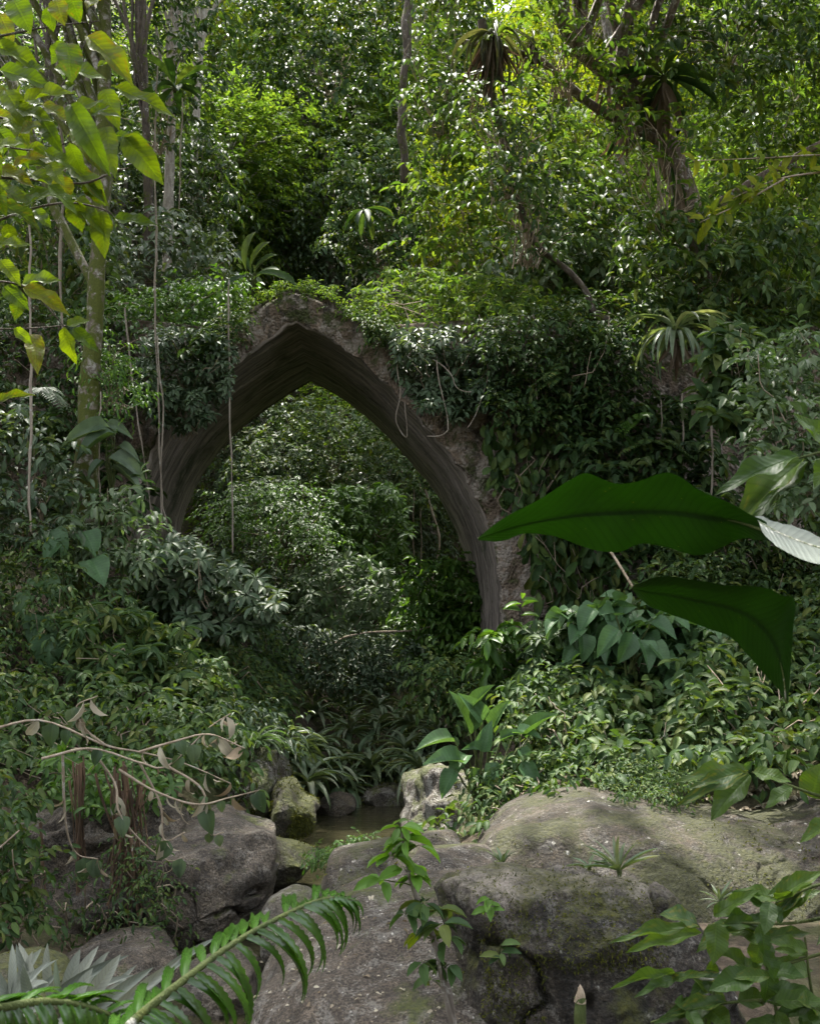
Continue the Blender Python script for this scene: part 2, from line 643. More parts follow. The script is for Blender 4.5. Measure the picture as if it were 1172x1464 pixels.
def bark_mat(name, dark, light, moss=.3, lichen=.2, zs=.25):
    m, nt, out = new_mat(name)
    g = NT(nt)
    tc = g.n('TexCoord').outputs['Object']
    v = g.scale(tc, 1, 1, zs)
    n1 = g.noise(v, 16, 5, .65, .4)
    n2 = g.noise(tc, 7, 5, .6, .3)
    col = g.mix(g.ramp(n1, [(.32, 0.0), (.68, 1.0)]), dark, light)
    col = g.mix(g.math('MULTIPLY', g.ramp(g.noise(tc, 9, 5, .7, .6), [(.60 - .15 * lichen, 0.0), (.66 - .12 * lichen, 1.0)]), .8), col, (.33, .32, .29))
    msel = g.ramp(n2, [(.66 - .35 * moss, 0.0), (.74 - .33 * moss, 1.0)])
    col = g.mix(msel, col, g.mix(g.noise(tc, 40, 3), (.03, .04, .008), (.09, .10, .015)))
    normal = g.bump(g.math('ADD', n1, g.math('MULTIPLY', n2, .4)), .9, .03)
    b = g.principled(col, .85, normal, .25)
    g.l(b.outputs[0], out.inputs['Surface'])
    return m
# ------------------------------------------------------------------ the ravine: ground and stream
M = {}
M['rock'] = rock_mat('rock_grey', (.028, .023, .017), (.085, .073, .055), moss=.46, lichen=.28)
M['rock_pale'] = rock_mat('rock_pale', (.032, .025, .018), (.092, .073, .054), moss=.28, lichen=.22, streak=.3, spots=.9)
M['rock_mossy'] = rock_mat('rock_mossy', (.016, .013, .009), (.07, .056, .04), moss=.58, lichen=.44, streak=.9)
M['rock_front'] = rock_mat('rock_front', (.009, .0075, .005), (.042, .033, .024), moss=.55, lichen=.16, streak=.9, crest=1.21, mosscol=(.07, .07, .012), mossdark=(.016, .02, .007))
M['rock_brown'] = rock_mat('rock_brown', (.017, .013, .008), (.058, .045, .029), moss=.52, lichen=.14, streak=.75, spots=1.0, spot=11, mosscol=(.05, .052, .012), mossdark=(.02, .022, .008))
M['rock_dark'] = rock_mat('rock_dark', (.024, .019, .014), (.105, .085, .062), moss=.28, lichen=.15, streak=.7, spots=.1)
M['rock_green'] = rock_mat('rock_green', (.024, .021, .014), (.07, .06, .04), moss=.66, lichen=.1, mosscol=(.085, .09, .015), mossdark=(.025, .032, .01))


def sst(a, b, x):
    t = np.clip((x - a) / (b - a), 0, 1)
    return t * t * (3 - 2 * t)


def stream_x(Y):
    return np.interp(Y, [0, 4, 6, 8, 10, 12.5, 16, 20, 26, 60], [-2.2, -2.0, -1.75, -1.5, -1.05, -.42, -.35, -.6, -1.2, -3])


def stream_w(Y):
    return np.interp(Y, [0, 6, 8, 10, 12.5, 15, 18, 24, 60], [.7, .7, .75, .55, .85, .75, .35, .2, .2])


def ground_z(x, y):
    x, y = np.asarray(x, float), np.asarray(y, float)
    xs, wd = stream_x(y), stream_w(y)
    dr, dl = x - xs - wd, xs - wd - x
    rs = np.interp(y, [0, 5, 8, 10, 12, 14, 18, 24], [.25, .2, .2, .38, .75, 1.3, 1.0, .5])
    rc = np.interp(y, [0, 6, 8.8, 9.8, 12, 14, 24], [.3, .3, .3, .9, 1.3, 1.9, 1.6])
    right = np.minimum(rs * np.maximum(dr, 0), rc + np.interp(y, [0, 9, 10], [.03, .03, .2]) * np.maximum(dr - rc / rs, 0))
    right = right + .5 * np.maximum(dr - np.interp(y, [0, 8, 10, 20, 24], [6.5, 6.5, 4.2, 4.5, 8]), 0)
    ls = np.interp(y, [0, 5, 7, 8.5, 10, 13, 18, 24], [.5, .5, .35, .15, .9, 1.5, 1.2, .6])
    lc = np.interp(y, [0, 6, 8, 10, 12, 14, 24], [.7, .5, .2, .7, 1.4, 2.2, 1.6])
    left = np.minimum(ls * np.maximum(dl, 0), lc + .25 * np.maximum(dl - lc / ls, 0))
    left = left + np.interp(y, [0, 6, 8, 10, 30], [.1, .2, 1.0, .8, .5]) * np.maximum(dl - np.interp(y, [0, 8, 12, 20, 30], [3.5, 3.0, 3.0, 4.5, 8]), 0)
    inside = np.minimum(np.minimum(-dr, -dl), .9)
    bed = -.35 * sst(-.05, .5, inside)
    z = np.where(dr > 0, right, np.where(dl > 0, left, bed))
    z = z + .85 * np.maximum(y - 22 - 8 * np.exp(-((x + .8) / 6) ** 2), 0) * sst(20, 27, y) + .02 * np.maximum(y - 17, 0)
    z = np.minimum(z, 45 + .02 * z)
    z = z + np.where((dr > .1) | (dl > .1), .14 * fbm(np.stack([x * .8, y * .8, x * 0], -1), 4, 3), 0)
    far = sst(3.2, -6, y)
    return z * (1 - far) + 1.0 * far


def clear_y(px, py, Y, gap=.12):
    """distances no farther than the ground seen at those places"""
    px, py, Y = np.broadcast_arrays(np.asarray(px, float), np.asarray(py, float), np.asarray(Y, float))
    out = Y.copy()
    hit = np.zeros(Y.shape, bool)
    for t in np.arange(4.0, 22, .2):
        p = at(px, py, np.full(Y.shape, t))
        h = (p[..., 2] < ground_z(p[..., 0], p[..., 1])) & ~hit
        out = np.where(h, np.minimum(Y, t - gap), out)
        hit |= h
    return out


def g_grid():
    a = np.concatenate([np.linspace(-14, 14, 170), np.linspace(14.4, 60, 30), np.geomspace(63, 900, 14)])
    xs = np.unique(np.concatenate([a, -a]))
    ys = np.concatenate([-np.geomspace(900, 8, 14), np.linspace(-6, 2, 10), np.linspace(2.3, 26, 170), np.linspace(26.5, 70, 50), np.geomspace(74, 900, 14)])
    X, Y = np.meshgrid(xs, ys)
    Z = ground_z(X, Y)
    n = len(xs)
    i = (np.arange(len(ys) - 1)[:, None] * n + np.arange(n - 1)[None]).ravel()
    return np.stack([X, Y, Z], -1).reshape(-1, 3), np.stack([i, i + 1, i + n + 1, i + n], -1)


m, nt, out = new_mat('forest_soil')
g = NT(nt)
tc = g.n('TexCoord').outputs['Object']
n1 = g.noise(tc, 1.3, 5, .6)
n2 = g.noise(tc, 22, 5, .7)
vl = g.voro(g.scale(tc, 1, 1, .6), 19, 'F1', 'Color')
lv = g.n('SeparateColor')
g.l(vl, lv.inputs[0])
col = g.mix(g.ramp(n2, [(.3, 0.0), (.7, 1.0)]), (.022, .018, .012), (.07, .052, .036))
col = g.mix(g.ramp(lv.outputs[0], [(.62, 0.0), (.66, .8)]), col, (.085, .065, .045))
col = g.mix(g.ramp(n1, [(.42, 0.0), (.6, .75)]), col, g.mix(n2, (.02, .028, .008), (.055, .065, .016)))
b = g.principled(col, .9, g.bump(g.math('ADD', n2, g.math('MULTIPLY', lv.outputs[1], .5)), .8, .05), .2)
g.l(b.outputs[0], out.inputs['Surface'])
M['soil'] = m

V, q = g_grid()
go = bpy.data.objects.new('ground', make_mesh('ground', V, [q], M['soil']))
go['kind'] = 'structure'
COL.objects.link(go)

m, nt, out = new_mat('stream_water')
g = NT(nt)
tc = g.n('TexCoord').outputs['Object']
wv = g.noise(g.scale(tc, 1.0, 2.4, 1), 5, 4, .55, .5)
b = g.principled((.028, .026, .014), .06, g.bump(wv, .35, .03), .5)
b.inputs['IOR'].default_value = 1.33
g.l(b.outputs[0], out.inputs['Surface'])
M['water'] = m
yy = np.linspace(2.5, 21, 60)
cx_, cw = stream_x(yy), stream_w(yy) + .35
k = np.linspace(-1, 1, 9)
V = np.stack([cx_[:, None] + k[None] * cw[:, None], yy[:, None] + 0 * k[None], 0 * yy[:, None] + 0 * k[None]], -1).reshape(-1, 3)
i = (np.arange(59)[:, None] * 9 + np.arange(8)[None]).ravel()
so = bpy.data.objects.new('stream', make_mesh('stream', V, [np.stack([i, i + 1, i + 10, i + 9], -1)], M['water']))
so['kind'] = 'structure'
COL.objects.link(so)

# ------------------------------------------------------------------ the ruined pointed arch
ARCH_Y, ARCH_D = 16.0, 4.25
AX = np.array([-.0407, 1.0, 0.0])
inner = [(262, 1120), (232, 1020), (205, 900), (192, 800), (188, 735), (200, 690), (232, 625), (280, 565), (330, 523), (378, 490), (424, 463),
         (470, 487), (515, 519), (556, 556), (600, 604), (640, 650), (668, 695), (690, 740), (705, 795), (712, 850), (713, 905), (712, 1000), (708, 1120)]
inner = np.array(inner, float)
apex = 10
ca, cb = smooth(inner[:apex + 1], 70), smooth(inner[apex:], 80)
cin = np.vstack([ca, cb[1:]])
outer_rect = []
c0 = np.array([450., 800.])
top = [(-260, 470), (60, 462), (200, 458), (300, 468), (335, 474), (362, 442), (395, 422), (425, 413), (455, 421), (492, 440), (528, 468), (600, 462), (760, 452), (980, 462), (1330, 470)]


def ray_top(p):
    """where the ray from the arch's middle through p leaves the wall"""
    d = (p - c0) / np.linalg.norm(p - c0)
    poly = [(-260, 1200)] + top + [(1330, 1200)]
    best = None
    for a, b_ in zip(poly[:-1], poly[1:]):
        a, b_ = np.array(a, float), np.array(b_, float)
        e = b_ - a
        det = d[0] * -e[1] + d[1] * e[0]
        if abs(det) < 1e-9:
            continue
        r = a - c0
        t = (r[0] * -e[1] + r[1] * e[0]) / det
        s_ = (d[0] * r[1] - d[1] * r[0]) / det
        if t > 0 and -1e-6 <= s_ <= 1 + 1e-6 and (best is None or t > best):
            best = t
    if best is None:
        best = max(np.linalg.norm(p - c0) + 400, (400) / max(abs(d[1]), .05))
    return c0 + d * best


nA = len(cin)
cout = np.array([ray_top(p) for p in cin])
# the ring: a band of constant thickness round the opening
tang = np.gradient(cin, axis=0)
nor = np.stack([tang[:, 1], -tang[:, 0]], -1)
nor = nor / np.linalg.norm(nor, axis=1, keepdims=True)
nor = np.where(((cin - c0) * nor).sum(1, keepdims=True) < 0, -nor, nor)
W_RING = np.interp(np.arange(nA), [0, 40, 70, 90, nA - 40, nA - 1], [44, 46, 44, 42, 56, 60])
cring = cin + nor * W_RING[:, None]
# keep the ring under the gable's outline
for j in range(nA):
    rr = np.linalg.norm(cout[j] - c0)
    dd = cring[j] - c0
    if np.linalg.norm(dd) > rr - 4:
        cring[j] = c0 + dd / np.linalg.norm(dd) * (rr - 4)

m, nt, out = new_mat('arch_face_stone')
g = NT(nt)
tc = g.n('TexCoord').outputs['Object']
n1 = g.noise(tc, 1.6, 6, .65, .4)
n2 = g.noise(tc, 16, 5, .7)
vo = g.voro(tc, 22)
st = g.noise(g.scale(tc, 4, 4, .6), 1.5, 5, .65, .5)
col = g.mix(g.ramp(n1, [(.35, 0.0), (.65, 1.0)]), (.085, .062, .044), (.24, .185, .14))
col = g.mix(1.0, col, g.ramp(n2, [(.25, .5), (.75, 1.5)]), 'MULTIPLY')
col = g.mix(g.ramp(st, [(.5, 0.0), (.62, .8)]), col, (.04, .038, .03))
col = g.mix(g.ramp(g.noise(tc, 3.2, 5, .7, .5), [(.50, 0.0), (.57, .8)]), col, (.30, .262, .225))
col = g.mix(g.ramp(g.noise(tc, 2.3, 6, .7, .3), [(.54, 0.0), (.62, .85)]), col, g.mix(n2, (.02, .03, .008), (.06, .075, .016)))
b = g.principled(col, .9, g.bump(g.math('ADD', n2, g.math('MULTIPLY', vo, -.8)), 1.0, .06), .25)
g.l(b.outputs[0], out.inputs['Surface'])
M['arch_face'] = m

m, nt, out = new_mat('arch_underside_stone')
g = NT(nt)
uv = g.attr('luv').outputs['Vector']        # x: metres along the curve, y: metres through the arch
tc = g.n('TexCoord').outputs['Object']
s1 = g.noise(g.scale(uv, .35, 5.0, 1), 2.0, 6, .68, .25)
s2 = g.noise(g.scale(uv, .6, 16, 1), 2.0, 4, .6, .2)
n2 = g.noise(tc, 12, 5, .7)
col = g.mix(g.ramp(s1, [(.36, 0.0), (.62, 1.0)]), (.075, .064, .055), (.30, .255, .22))
col = g.mix(.7, col, g.mix(1.0, col, g.ramp(s2, [(.3, .5), (.7, 1.6)]), 'MULTIPLY'))
col = g.mix(g.ramp(g.noise(tc, .9, 5, .65, .4), [(.55, 0.0), (.68, .8)]), col, g.mix(n2, (.012, .02, .008), (.035, .05, .018)))
col = g.mix(g.ramp(g.noise(g.scale(uv, .8, 3.5, 1), 3.2, 4, .7), [(.58, 0.0), (.68, .7)]), col, (.33, .29, .25))
col = g.mix(g.ramp(g.noise(tc, 5, 7, .8, .4), [(.58, 0.0), (.62, .6)]), col, g.mix(n2, (.02, .03, .01), (.06, .08, .02)))
b = g.principled(col, .85, g.bump(g.math('ADD', g.math('MULTIPLY', s2, .6), g.math('MULTIPLY', n2, .8)), .9, .04), .3)
g.l(b.outputs[0], out.inputs['Surface'])
M['arch_under'] = m


def face_pts(c2, depth):
    return at(c2[:, 0], c2[:, 1], ARCH_Y) + AX * depth


arch = thing('stone_arch', 'ruined grey stone pointed arch spanning the stream, mossy along its peak', 'arch', at(440, 1060, ARCH_Y + 1))
# front and back walls in strips from the opening out to the wall's edge
mb = MB()
for depth, seed in ((0.0, 1), (ARCH_D, 2)):
    rows = []
    nR = 34
    base = face_pts(cring, depth) if depth == 0 else face_pts(cin, depth)
    edge = face_pts(cout, depth)
    for r in range(nR + 1):
        t = (r / nR) ** 1.15
        P = base + (edge - base) * t
        b_ = .13 * fbm(P * np.array([1.3, 1.3, 1.1]), 4, seed) + .06 * fbm(P * 5, 4, seed + 5)
        wgt = 1 if 0 < r < nR else .35
        P = P + np.array([0, -1, 0]) * (b_ * wgt)[:, None]
        rows.append(P)
    V = np.stack(rows, 0).reshape(-1, 3)
    i = (np.arange(nR)[:, None] * nA + np.arange(nA - 1)[None]).ravel()
    mb.add(V, quad=np.stack([i, i + 1, i + nA + 1, i + nA], -1))
# the top of the wall
f, bk = face_pts(cout, 0.0), face_pts(cout, ARCH_D)
rows = []
for r in range(9):
    P = f + (bk - f) * r / 8
    P = P + UP * (.12 * fbm(P * 1.1, 3, 9) * (1 if 0 < r < 8 else .2) + .1 * math.sin(math.pi * r / 8))[:, None]
    rows.append(P)
i = (np.arange(8)[:, None] * nA + np.arange(nA - 1)[None]).ravel()
mb.add(np.stack(rows, 0).reshape(-1, 3), quad=np.stack([i, i + 1, i + nA + 1, i + nA], -1))
mb.build('masonry', M['arch_face'], arch)
def arris():
    """how far the worn front edge is broken back, along the curve"""
    Q = face_pts(cin, 0.0)
    return .03 + .05 * fbm(Q * 3.1, 3, 25) + .03 * fbm(Q * 9, 2, 26)


# the ring of dressed stone standing a little proud of the wall, with a worn arris
mb = MB()
rows = []
for r in range(9):
    t = r / 8
    P = face_pts(cin + (cring - cin) * t, -.07)
    P = P + nrm(P - face_pts(np.array([c0]), 0)) * (arris() * (1 - t) ** 2)[:, None]
    ch = .05 * (t < .01) + .06 * (t > .99)
    P = P + np.array([0, 1, 0]) * (ch + .06 * fbm(P * 5, 4, 21) + .08 * fbm(P * 1.5, 2, 22))[:, None]
    rows.append(P)
rows.append(face_pts(cring, .06))
i = (np.arange(len(rows) - 1)[:, None] * nA + np.arange(nA - 1)[None]).ravel()
mb.add(np.stack(rows, 0).reshape(-1, 3), quad=np.stack([i, i + 1, i + nA + 1, i + nA], -1))
mb.build('arch_ring', M['arch_face'], arch)
# the underside: runs from front to back, grooved along the curve
mb = MB()
al = np.concatenate([[0], np.cumsum(np.linalg.norm(np.diff(face_pts(cin, 0), axis=0), axis=1))])
rows, lu = [], []
nD = 40
cc = face_pts(np.array([c0]), 0)[0]
for r in range(nD + 1):
    dp = -.02 + ARCH_D * (r / nD) ** 1.4
    P = face_pts(cin, dp)
    inw = nrm((cc + AX * dp) - P)
    gq = np.stack([al * .25, np.full(nA, dp * 3.2), np.zeros(nA)], -1)
    P = P - inw * (arris() * math.exp(-max(dp + .02, 0) / .3))[:, None]
    P = P + inw * (.045 * fbm(gq, 4, 31) + .02 * fbm(P * 5, 2, 33))[:, None] * (0 if r == 0 else 1)
    rows.append(P)
    lu.append(np.stack([al, np.full(nA, dp)], -1))
i = (np.arange(nD)[:, None] * nA + np.arange(nA - 1)[None]).ravel()
mb.add(np.stack(rows, 0).reshape(-1, 3), quad=np.stack([i, i + 1, i + nA + 1, i + nA], -1), luv=np.vstack(lu))
mb.build('underside', M['arch_under'], arch)

# ------------------------------------------------------------------ boulders
ROCKS = {}
MOSS_M = leaf_mat('moss', [(.022, .028, .007), (.05, .056, .011), (.085, .088, .015)], trans=.25, rough=.8, spec=.1)


def rock(name, label, outline, Y, depth, mat, e=.62, tilt=0.0, disp=.07, freq=1.6, seed=0, crack=0.0, moss=0, nth=150, nph=56, group=None, lean=0.0, mosszone=None, cat='boulder', strata=0.0, facets=11, cuts=()):
    o = np.array(outline, float)
    n = len(o)
    oc = smooth(np.vstack([o, o[:1]]), n * 14)
    ctr = (o.max(0) + o.min(0)) / 2
    C = at(ctr[0], ctr[1], Y)
    sl = (at(oc[:, 0], oc[:, 1], 1.0) - CAMP)[:, 2]
    W = at(oc[:, 0], oc[:, 1], (Y + tilt * (CAM_H - C[2])) / (1 - tilt * sl))
    dx, dz = W[:, 0] - C[0], W[:, 2] - C[2]
    ang = np.arctan2(dz, dx)
    rad = np.hypot(dx, dz)
    th = np.linspace(-np.pi, np.pi, nth, endpoint=False)
    od = np.argsort(ang)
    r = np.interp(th, np.concatenate([ang[od] - 2 * np.pi, ang[od], ang[od] + 2 * np.pi]), np.tile(rad[od], 3))
    ph = np.linspace(-np.pi / 2, np.pi / 2, nph)
    c = np.abs(np.cos(ph)) ** e
    s = np.sign(np.sin(ph)) * np.abs(np.sin(ph)) ** e
    P = np.empty((nph, nth, 3))
    P[..., 0] = C[0] + c[:, None] * (r * np.cos(th))[None]
    P[..., 2] = C[2] + c[:, None] * (r * np.sin(th))[None]
    P[..., 1] = C[1] + (depth * s)[:, None] + tilt * (P[..., 2] - C[2]) + lean * (P[..., 0] - C[0])
    V = P.reshape(-1, 3)
    nn = V - C
    nn = nrm(nn * np.array([1 / max(rad.max(), .1), 1 / depth, 1 / max(rad.max(), .1)]))
    fr_ = np.random.default_rng(seed + 500)
    for k in range(facets):                     # broken faces: the body cut by flat planes
        n_ = nrm(fr_.normal(size=3) + np.array([0, -.35, .15]))
        h = (V - C) @ n_
        off = h.max() * fr_.uniform(.74, .93)
        wob = .04 * depth * fbm(V * 2.5, 3, seed + k)
        V = V - n_ * (np.maximum(h - off - wob, 0) * .88)[:, None]
    for nx, ny, nz_, f_ in cuts:
        n_ = nrm(np.array([nx, ny, nz_], float))
        h = (V - C) @ n_
        V = V - n_ * (np.maximum(h - h.max() * f_ - .05 * fbm(V * 2.2, 4, seed + int(f_ * 100)), 0) * .95)[:, None]
    rg = 1 - 2 * np.abs(fbm(V * np.array([1, 1, 1.2]) * freq * 1.3 + 5, 3, seed + 50))
    d = disp * .75 * (fbm(V * freq, 5, seed + 40, .55) + .45 * rg) - disp * .3
    if crack:
        ck = np.abs(fbm(V * np.array([.9, .9, .9]) * freq * .7 + 7, 4, seed + 60))
        d = d - crack * np.exp(-(ck / .045) ** 2)
    if strata:
        d = d + strata * np.sin((V[:, 2] * 1.2 - V[:, 0] * .9 + .35 * fbm(V * 1.5, 3, seed + 80)) * 11)
    V = V + nn * d[:, None]
    i = np.arange(nph - 1)[:, None] * nth
    j = np.arange(nth)[None]
    q = np.stack([i + j, i + (j + 1) % nth, i + nth + (j + 1) % nth, i + nth + j], -1).reshape(-1, 4)
    mb = MB().add(V, quad=q[:, ::-1])
    ob = mb.build(name, mat, None, origin=[C[0], C[1], V[:, 2].min()])
    tag(ob, label, cat, group)
    ROCKS[label] = (V.reshape(nph, nth, 3), C)
    if moss:
        G = V.reshape(nph, nth, 3)
        ii, jj = rng.integers(1, nph - 2, moss * 6), rng.integers(0, nth, moss * 6)
        f1, f2 = rng.random((2, moss * 6, 1))
        A, B, D_ = G[ii, jj], G[ii + 1, jj], G[ii, (jj + 1) % nth]
        p = A + (B - A) * f1 + (D_ - A) * f2
        nv = nrm(np.cross(D_ - A, B - A))
        nv = np.where(((p - C) * nv).sum(1, keepdims=True) < 0, -nv, nv)
        ok = (fbm(p * np.array([2.2, 2.2, 1.1]), 4, seed + 90) + .25 * nv[:, 2] > .12) & (nv[:, 1] < .4)
        if mosszone is not None:
            ok &= mosszone(p)
        p, nv = p[ok][:moss], nv[ok][:moss]
        if len(p):
            nm = MB()
            d_ = nrm(nv * .55 + rng.normal(0, .5, p.shape) - UP * .6)
            L = U(.010, .028, len(p)) * Y / 6
            nm.leaves(BLADE, p - nv * .004, d_, nv + rng.normal(0, .3, p.shape), L, L * .38)
            nm.build('moss', MOSS_M, ob, 'stuff')
    return ob


# front ones first
rock('mossy_boulder', 'big blocky boulder in front with moss hanging down its face',
     [(622, 1275), (640, 1255), (690, 1243), (760, 1241), (850, 1242), (900, 1252), (950, 1280), (985, 1330), (1030, 1400), (1060, 1480), (1050, 1600), (880, 1640), (720, 1630), (670, 1540), (648, 1440), (640, 1360), (628, 1310)],
     5.3, .42, M['rock_front'], e=.6, tilt=.05, disp=.085, freq=2.2, seed=1, crack=.09, facets=0, cuts=((-1, -.6, .0, .84), (.6, -1, .1, .86)), moss=12000, nth=240, nph=100, mosszone=lambda p: (p[:, 0] < .62) | (p[:, 2] > .95))
rock('flat_rock', 'broad flat pale rock slab in front, strewn with fallen leaves',
     [(345, 1480), (362, 1420), (390, 1375), (440, 1320), (500, 1283), (560, 1268), (630, 1262), (700, 1266), (760, 1300), (760, 1500), (700, 1660), (500, 1680), (360, 1640)],
     5.6, 1.2, M['rock_pale'], e=.75, tilt=1.7, disp=.08, freq=1.4, seed=2, nth=200, nph=80, cat='rock')
rock('round_rock', 'small rounded rock behind the tip of the arching frond',
     [(368, 1310), (385, 1282), (415, 1264), (445, 1270), (462, 1290), (466, 1330), (440, 1400), (385, 1400)],
     7.6, .35, M['rock'], e=.8, tilt=.6, disp=.04, seed=3, cat='rock')
rock('brown_rock', 'dark brown rock with a mossy flank beside the stream bend',
     [(450, 1270), (462, 1238), (490, 1218), (540, 1208), (600, 1196), (650, 1192), (660, 1215), (640, 1300), (560, 1340), (460, 1330)],
     8.6, .55, M['rock_brown'], e=.7, tilt=.7, disp=.06, seed=4, moss=900, cat='rock')
rock('pale_rock', 'pinkish grey lichen crusted rock just behind the mossy front boulder',
     [(556, 1240), (585, 1222), (630, 1212), (690, 1209), (712, 1222), (730, 1260), (720, 1340), (600, 1360), (550, 1300)],
     7.7, .5, M['rock_pale'], e=.65, tilt=.9, disp=.05, seed=5, cat='rock')
rock('long_boulder', 'long low boulder with white lichen flecks below the leafy right bank',
     [(668, 1240), (690, 1196), (722, 1164), (765, 1146), (830, 1134), (900, 1144), (980, 1156), (1060, 1166), (1120, 1160), (1180, 1140), (1320, 1150), (1460, 1240), (1450, 1430), (1150, 1450), (900, 1420), (720, 1350)],
     8.7, 1.1, M['rock_brown'], e=.55, tilt=.8, disp=.08, freq=1.3, seed=6, crack=.035, facets=4, moss=5000, nth=240, nph=80)
rock('bank_boulder', 'grey sloping boulder on the right bank under the broad leaved plant',
     [(568, 1150), (574, 1112), (596, 1088), (640, 1086), (690, 1110), (722, 1160), (735, 1230), (650, 1245), (582, 1220), (566, 1186)],
     11.6, .8, M['rock_mossy'], e=.6, tilt=.5, disp=.13, seed=7, moss=1800)
rock('folded_boulder', 'large grey brown boulder with folded dark strata at the left of the stream',
     [(232, 1200), (262, 1172), (310, 1163), (365, 1168), (388, 1182), (396, 1215), (392, 1270), (372, 1300), (330, 1350), (280, 1390), (240, 1385), (225, 1320), (222, 1250)],
     9.0, .75, M['rock_dark'], e=.45, tilt=.25, disp=.075, freq=1.8, seed=8, crack=.08, strata=.012, facets=7, nth=200, nph=80)
rock('moss_stone', 'yellow green mossy stone wedged above the narrow stream outlet',
     [(374, 1210), (390, 1195), (420, 1198), (448, 1205), (452, 1225), (435, 1250), (410, 1268), (380, 1266)],
     9.9, .35, M['rock_green'], e=.75, tilt=.5, disp=.05, seed=9, moss=900, cat='rock')
rock('moss_boulder', 'rounded boulder thick with yellow moss at the left edge of the pool',
     [(386, 1180), (386, 1145), (400, 1118), (418, 1116), (432, 1138), (452, 1150), (456, 1172), (440, 1192), (405, 1205)],
     11.3, .5, M['rock_green'], e=.8, tilt=.3, disp=.07, seed=10, moss=1800)
rock('dark_boulder', 'dark upright boulder with a moss cap behind the yellow mossy one',
     [(322, 1190), (318, 1120), (335, 1075), (370, 1062), (402, 1072), (412, 1100), (408, 1135), (392, 1170), (384, 1215), (330, 1225)],
     11.9, .7, M['rock_mossy'], e=.7, disp=.12, seed=11, moss=2000)
rock('flat_stone', 'flat pink stone with a grassy top at the far end of the pool',
     [(512, 1142), (520, 1130), (545, 1122), (575, 1121), (592, 1128), (594, 1148), (560, 1152), (520, 1152)],
     14.2, .4, M['rock'], e=.7, tilt=.9, disp=.03, seed=12, moss=500, cat='rock')
rock('low_stone', 'low wet grey stone lying at the pool below the strappy plants',
     [(450, 1152), (465, 1140), (490, 1134), (508, 1140), (512, 1154), (490, 1164), (455, 1166)],
     13.6, .4, M['rock_dark'], e=.8, tilt=.6, disp=.05, seed=13, cat='rock')
rock('bank_rock', 'low mossy rock with litter at the lower left corner behind the grey leaves',
     [(-60, 1408), (-30, 1384), (20, 1370), (60, 1382), (88, 1402), (100, 1430), (80, 1500), (-40, 1520)],
     5.6, .5, M['rock_green'], e=.75, tilt=.8, disp=.07, seed=14, moss=1800, cat='rock')
rock('wet_rock', 'dark wet rock under the roots in the left hollow', [(90, 1410), (100, 1370), (140, 1345), (200, 1340), (250, 1360), (275, 1400), (270, 1450), (120, 1450)], 7.6, .5, M['rock_dark'], e=.65, tilt=.6, disp=.1, seed=16, cat='rock')
rock('wet_rock', 'smooth dark rock between the folded boulder and the arching frond', [(240, 1430), (255, 1390), (290, 1368), (340, 1362), (372, 1385), (380, 1440), (330, 1480), (250, 1480)], 7.2, .45, M['rock_dark'], e=.7, tilt=.7, disp=.07, seed=17, cat='rock')
rock('hollow_rock', 'dark damp rock face at the back of the hollow under the left bank',
     [(-80, 1240), (-40, 1180), (60, 1160), (160, 1150), (240, 1160), (270, 1220), (260, 1330), (200, 1400), (60, 1400), (-60, 1380)],
     8.95, .4, M['rock_dark'], e=.5, tilt=.2, disp=.2, freq=1.6, seed=15, crack=.08)
# ------------------------------------------------------------------ leaf and bark materials
M['lf_hill'] = leaf_mat('leaves_hillside', [(.035, .07, .016), (.055, .10, .02), (.08, .13, .024), (.115, .155, .028), (.045, .085, .03)], trans=.45, tcol=(1.45, 1.5, .5), rough=.6, spec=.08)
M['lf_sunny'] = leaf_mat('leaves_yellow_green', [(.06, .10, .012), (.10, .14, .016), (.15, .17, .02), (.05, .085, .015)], trans=.5, tcol=(1.5, 1.45, .4), rough=.6, spec=.08)
M['lf_dark'] = leaf_mat('leaves_dark_green', [(.016, .038, .012), (.03, .06, .018), (.05, .085, .025), (.022, .045, .02), (.065, .09, .02)], trans=.3, rough=.48, spec=.15)
M['lf_mid'] = leaf_mat('leaves_mid_green', [(.022, .048, .014), (.045, .085, .022), (.075, .115, .03), (.04, .075, .032), (.03, .06, .015), (.10, .12, .03)], trans=.33, rough=.48, spec=.15)
M['lf_fresh'] = leaf_mat('leaves_fresh_green', [(.035, .085, .014), (.055, .12, .02), (.08, .15, .025), (.04, .09, .02)], trans=.38, rough=.36)
M['lf_lime'] = leaf_mat('leaves_lime', [(.07, .16, .018), (.10, .21, .025), (.06, .13, .015)], trans=.45, rough=.4)
M['lf_grey'] = leaf_mat('leaves_grey_green', [(.03, .055, .025), (.06, .095, .05), (.085, .12, .07), (.05, .08, .035), (.035, .065, .03), (.10, .125, .075)], trans=.25, rough=.42)
M['lf_pale'] = leaf_mat('leaves_pale_green', [(.06, .10, .045), (.09, .135, .065), (.13, .165, .095), (.07, .115, .04)], trans=.3, tcol=(1.3, 1.6, .6), rough=.4)
M['lf_big'] = leaf_mat('leaves_broad', [(.03, .065, .02), (.045, .085, .028), (.06, .105, .04)], trans=.3, rough=.48, spec=.15, veins=.5)
M['lf_bigblue'] = leaf_mat('leaves_broad_bluish', [(.045, .095, .038), (.06, .12, .05), (.05, .10, .03)], trans=.28, rough=.38, veins=.5)
M['lf_strap'] = leaf_mat('leaves_strap', [(.06, .10, .05), (.10, .14, .08), (.15, .19, .12), (.08, .12, .05), (.19, .21, .15)], trans=.3, rough=.34)
M['lf_strapdark'] = leaf_mat('leaves_strap_dark', [(.035, .05, .025), (.055, .07, .035), (.09, .09, .06), (.045, .06, .02)], trans=.2, rough=.5)
